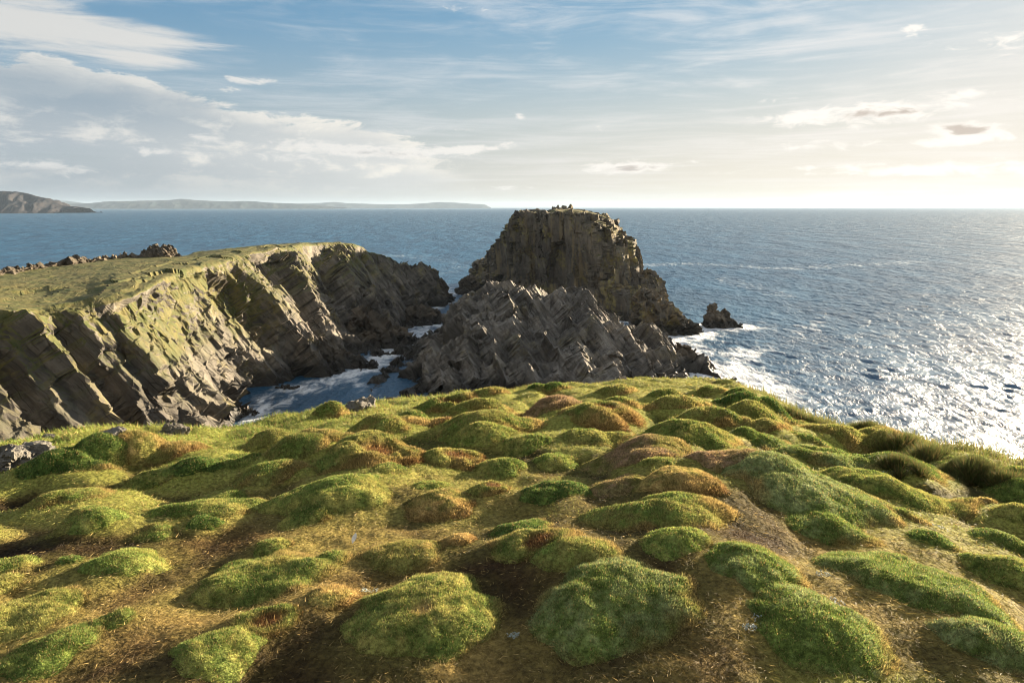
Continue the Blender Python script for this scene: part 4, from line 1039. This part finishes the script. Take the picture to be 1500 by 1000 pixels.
# horizon haze
hz = n.mix(sunw, (.42, .47, .50), (.98, .87, .70))
c = n.mix(n.mul(n.ss(.27, .0, elp), .88), c, hz)
glow = n.mul(n.ss(.75, .0, n.math('SQRT', n.add(n.math('POWER', n.sub(az, SUN_AZ), 2.), n.math('POWER', n.mul(n.sub(el, .16), 1.1), 2.)))), .60)
c = n.mix(glow, c, (1.0, .93, .83))
# cloud coordinates: flattened towards the horizon
ev = n.math('DIVIDE', elp, n.add(elp, .22))
cv = n.comb(n.mul(az, 3.0), n.mul(ev, 9.), .3)
cvs = n.mapping(n.comb(n.mul(az, 2.2), n.mul(ev, 11.), 4.2), rot=(0, 0, R(10)))
nb = n.noise(cv, 1.3, 7, .58, .35); nf = n.noise(cv, 4.2, 6, .6, .4); ns_ = n.noise(cvs, 1.6, 6, .62, .7)
def blob(px, py, wx, wy, gain=1., tilt=0.):
    a0, e0 = azel(px, py)
    u = n.sub(az, a0); v = n.sub(el, e0)
    if tilt: v = n.sub(v, n.mul(u, tilt))
    d2 = n.add(n.math('POWER', n.mul(u, 1000./wx), 2.), n.math('POWER', n.mul(v, 1000./wy), 2.))
    return n.mul(n.math('EXPONENT', n.mul(d2, -1.)), gain)
def sumn(xs):
    o = xs[0]
    for x in xs[1:]: o = n.add(o, x)
    return o
# thin high streaks everywhere, thicker towards the sun
cv2 = n.mapping(n.comb(n.mul(az, 3.4), n.mul(ev, 30.), 8.8), rot=(0, 0, R(7)))
ns2 = n.noise(cv2, 1.5, 7, .64, .9)
th = n.mul(n.ss(.42, .70, n.add(n.mul(ns_, .55), n.mul(ns2, .45))), n.add(.45, n.mul(sunw, .4)))
th = n.mul(th, n.ss(.55, .25, el))
c = n.mix(n.mul(th, .8), c, n.mix(sunw, (.72, .76, .80), (1.04, .98, .92)))
# cirrus in the upper corner
ci = sumn([blob(50, 40, 190, 34, .62), blob(230, 50, 150, 16, .34), blob(0, 20, 180, 40, .4), blob(225, 92, 60, 14, .40), blob(340, 8, 100, 6, .3), blob(760, 40, 40, 12, .28), blob(1030, 120, 110, 26, .30), blob(1180, 110, 140, 24, .26)])
cid = n.ss(.40, .95, n.add(ci, n.mul(n.sub(n.add(n.mul(ns_, .35), n.add(n.mul(ns2, .45), n.mul(nf, .2))), .5), 2.6)))
c = n.mix(n.mul(cid, .9), c, n.mix(sunw, (.74, .73, .70), (1.0, .97, .92)))
# the long bank running down from the far corner
edge_pts = [(-400, 70), (0, 74), (90, 80), (220, 112), (300, 138), (360, 150), (440, 158), (520, 172), (580, 190), (610, 212), (660, 238), (730, 262), (800, 285)]
amin, amax = azel(-400, 74)[0], azel(800, 285)[0]
rp = t.nodes.new('ShaderNodeValToRGB'); e_ = rp.color_ramp.elements
while len(e_) < len(edge_pts): e_.new(.5)
for q_, (px, py) in zip(e_, edge_pts):
    a_, el_ = azel(px, py); q_.position = max(0, min(1, (a_-amin)/(amax-amin))); q_.color = (el_*2,)*3 + (1,)
t.links.new(n.math('DIVIDE', n.sub(az, amin), amax-amin), rp.inputs[0])
top = n.mul(rp.outputs[0], .5)
nx0 = n.noise(n.comb(n.mul(az, 17.), n.mul(el, 52.), 5.1), 1., 8, .68, .5)
nm = n.noise(n.comb(n.mul(az, 7.), n.mul(el, 24.), 9.3), 1., 7, .6, .5)
dp = n.add(n.sub(top, el), n.add(n.mul(n.sub(nb, .5), .085), n.mul(n.sub(nx0, .5), .11)))   # depth under the ragged upper edge
body = n.ss(-.002, .013, dp)
body = n.mul(body, n.ss(.02, -.09, n.sub(az, azel(690, 250)[0])))
holes = n.ss(.38, .54, n.add(n.mul(nm, .55), n.add(n.mul(nx0, .45), n.mul(n.ss(.13, .03, dp), .2))))
body = n.mul(body, n.add(.30, n.mul(holes, .68)))
rimw = n.mul(n.ss(.050, .004, dp), n.ss(.36, .54, n.add(n.mul(nm, .5), n.mul(nx0, .5))))
puff = n.ss(.47, .60, n.add(n.mul(nm, .55), n.mul(nx0, .45)))
lit = n.math('MAXIMUM', rimw, n.mul(puff, n.ss(-.75, -.35, az, .6, 1.)))
dark = n.mul(blob(50, 126, 200, 30, 1., -.14), .8)
side = n.ss(-.68, -.15, az)
bank_c = n.mix(lit, n.mix(side, (.42, .48, .53), (.70, .71, .69)), n.mix(side, (.88, .85, .79), (.95, .91, .82)))
bank_c = n.mix(dark, bank_c, (.30, .39, .47))
c = n.mix(n.mul(body, n.ss(-.0, .05, el)), c, bank_c)
# the low dull band over the far hills
low = n.mul(n.ss(.075, .03, el), n.ss(-.05, -.55, az))
c = n.mix(n.mul(low, .55), c, (.36, .41, .45))
# separate small clouds: bright edge, dull underside
small = [(1285, 165, 105, 13, 1.25, .03), (1165, 174, 45, 8, .9, 0.), (1415, 190, 42, 10, 1.3, -.08), (1400, 205, 80, 9, .8, 0), (925, 244, 85, 10, 1.1, .02), (1380, 250, 150, 10, .75, 0), (1150, 215, 70, 8, .7, 0), (700, 217, 90, 7, .8, .05), (620, 190, 60, 6, .5, 0), (570, 222, 110, 11, 1., -.03), (470, 217, 60, 10, .8, 0.), (375, 118, 40, 5, .75, 0.), (215, 221, 40, 5, .7, 0),
         (60, 246, 70, 9, .95, -.05), (880, 188, 9, 7, .85, 0), (1335, 45, 14, 7, .9, 0), (1365, 55, 22, 8, .7, 0), (1480, 62, 55, 13, .9, .05), (1415, 137, 30, 5, .75, 0), (700, 217, 60, 6, .6, .1), (515, 277, 22, 5, .6, 0), (1290, 248, 170, 8, .55, 0), (760, 172, 9, 5, .7, 0), (1245, 213, 55, 6, .5, 0),
         (720, 275, 60, 4, .5, 0), (300, 205, 60, 12, .6, 0), (350, 232, 120, 10, .55, 0), (840, 275, 50, 7, .4, 0), (1160, 143, 40, 5, .55, .05), (640, 12, 90, 5, .45, .0)]
sb = sumn([blob(*s_) for s_ in small])
nx = n.noise(n.comb(n.mul(az, 26.), n.mul(el, 75.), 1.7), 1., 7, .66, .6)
sd_ = n.ss(.32, .85, n.add(n.mul(sb, .72), n.mul(n.sub(n.add(n.mul(nx, .8), n.mul(nf, .3)), .55), 3.0)))
sd_ = n.mul(sd_, n.ss(.06, .3, sb))
under = sumn([blob(1290, 166, 85, 6, 1., .03), blob(1415, 190, 30, 7, 1.2, -.1), blob(930, 246, 60, 5, .8, .02), blob(575, 225, 80, 6, .8, -.03), blob(60, 250, 60, 6, .8, 0.)])
sm_c = n.mix(n.ss(.42, 1.05, n.add(n.mul(under, .9), n.mul(n.sub(n.add(n.mul(nx, .6), n.mul(nx0, .4)), .5), 3.4))), n.mix(sunw, (.76, .76, .74), (1.15, 1.08, .98)), n.mix(sunw, (.42, .46, .49), (.62, .52, .44)))
c = n.mix(n.mul(sd_, .85), c, sm_c)
# glare round the sun, and unseen broken cloud added overhead and behind as fill light
ga = n.math('SQRT', n.add(n.math('POWER', n.sub(az, SUN_AZ), 2.), n.math('POWER', n.sub(el, SUN_EL), 2.)))
gl = n.math('EXPONENT', n.mul(n.math('POWER', n.mul(ga, 1/.085), 2.), -1.))
c = n.mix(n.mul(gl, 1.), c, (2.6, 2.3, 1.9))
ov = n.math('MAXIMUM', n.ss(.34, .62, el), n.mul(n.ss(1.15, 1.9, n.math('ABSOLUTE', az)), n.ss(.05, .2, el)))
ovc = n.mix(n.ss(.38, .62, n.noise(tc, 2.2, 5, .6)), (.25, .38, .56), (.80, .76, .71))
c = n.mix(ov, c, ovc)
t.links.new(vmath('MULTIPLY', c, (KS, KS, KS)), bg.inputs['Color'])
scene.view_settings.exposure = EXPO
#CLOUDS_END

scene.view_settings.view_transform = 'Standard'; scene.view_settings.look = 'None'
scene.view_settings.gamma = 1.0
scene.cycles.use_denoising = True; scene.cycles.denoising_prefilter = 'ACCURATE'; scene.cycles.filter_width = 1.05
scene.cycles.max_bounces = 6; scene.cycles.caustics_reflective = False; scene.cycles.caustics_refractive = False
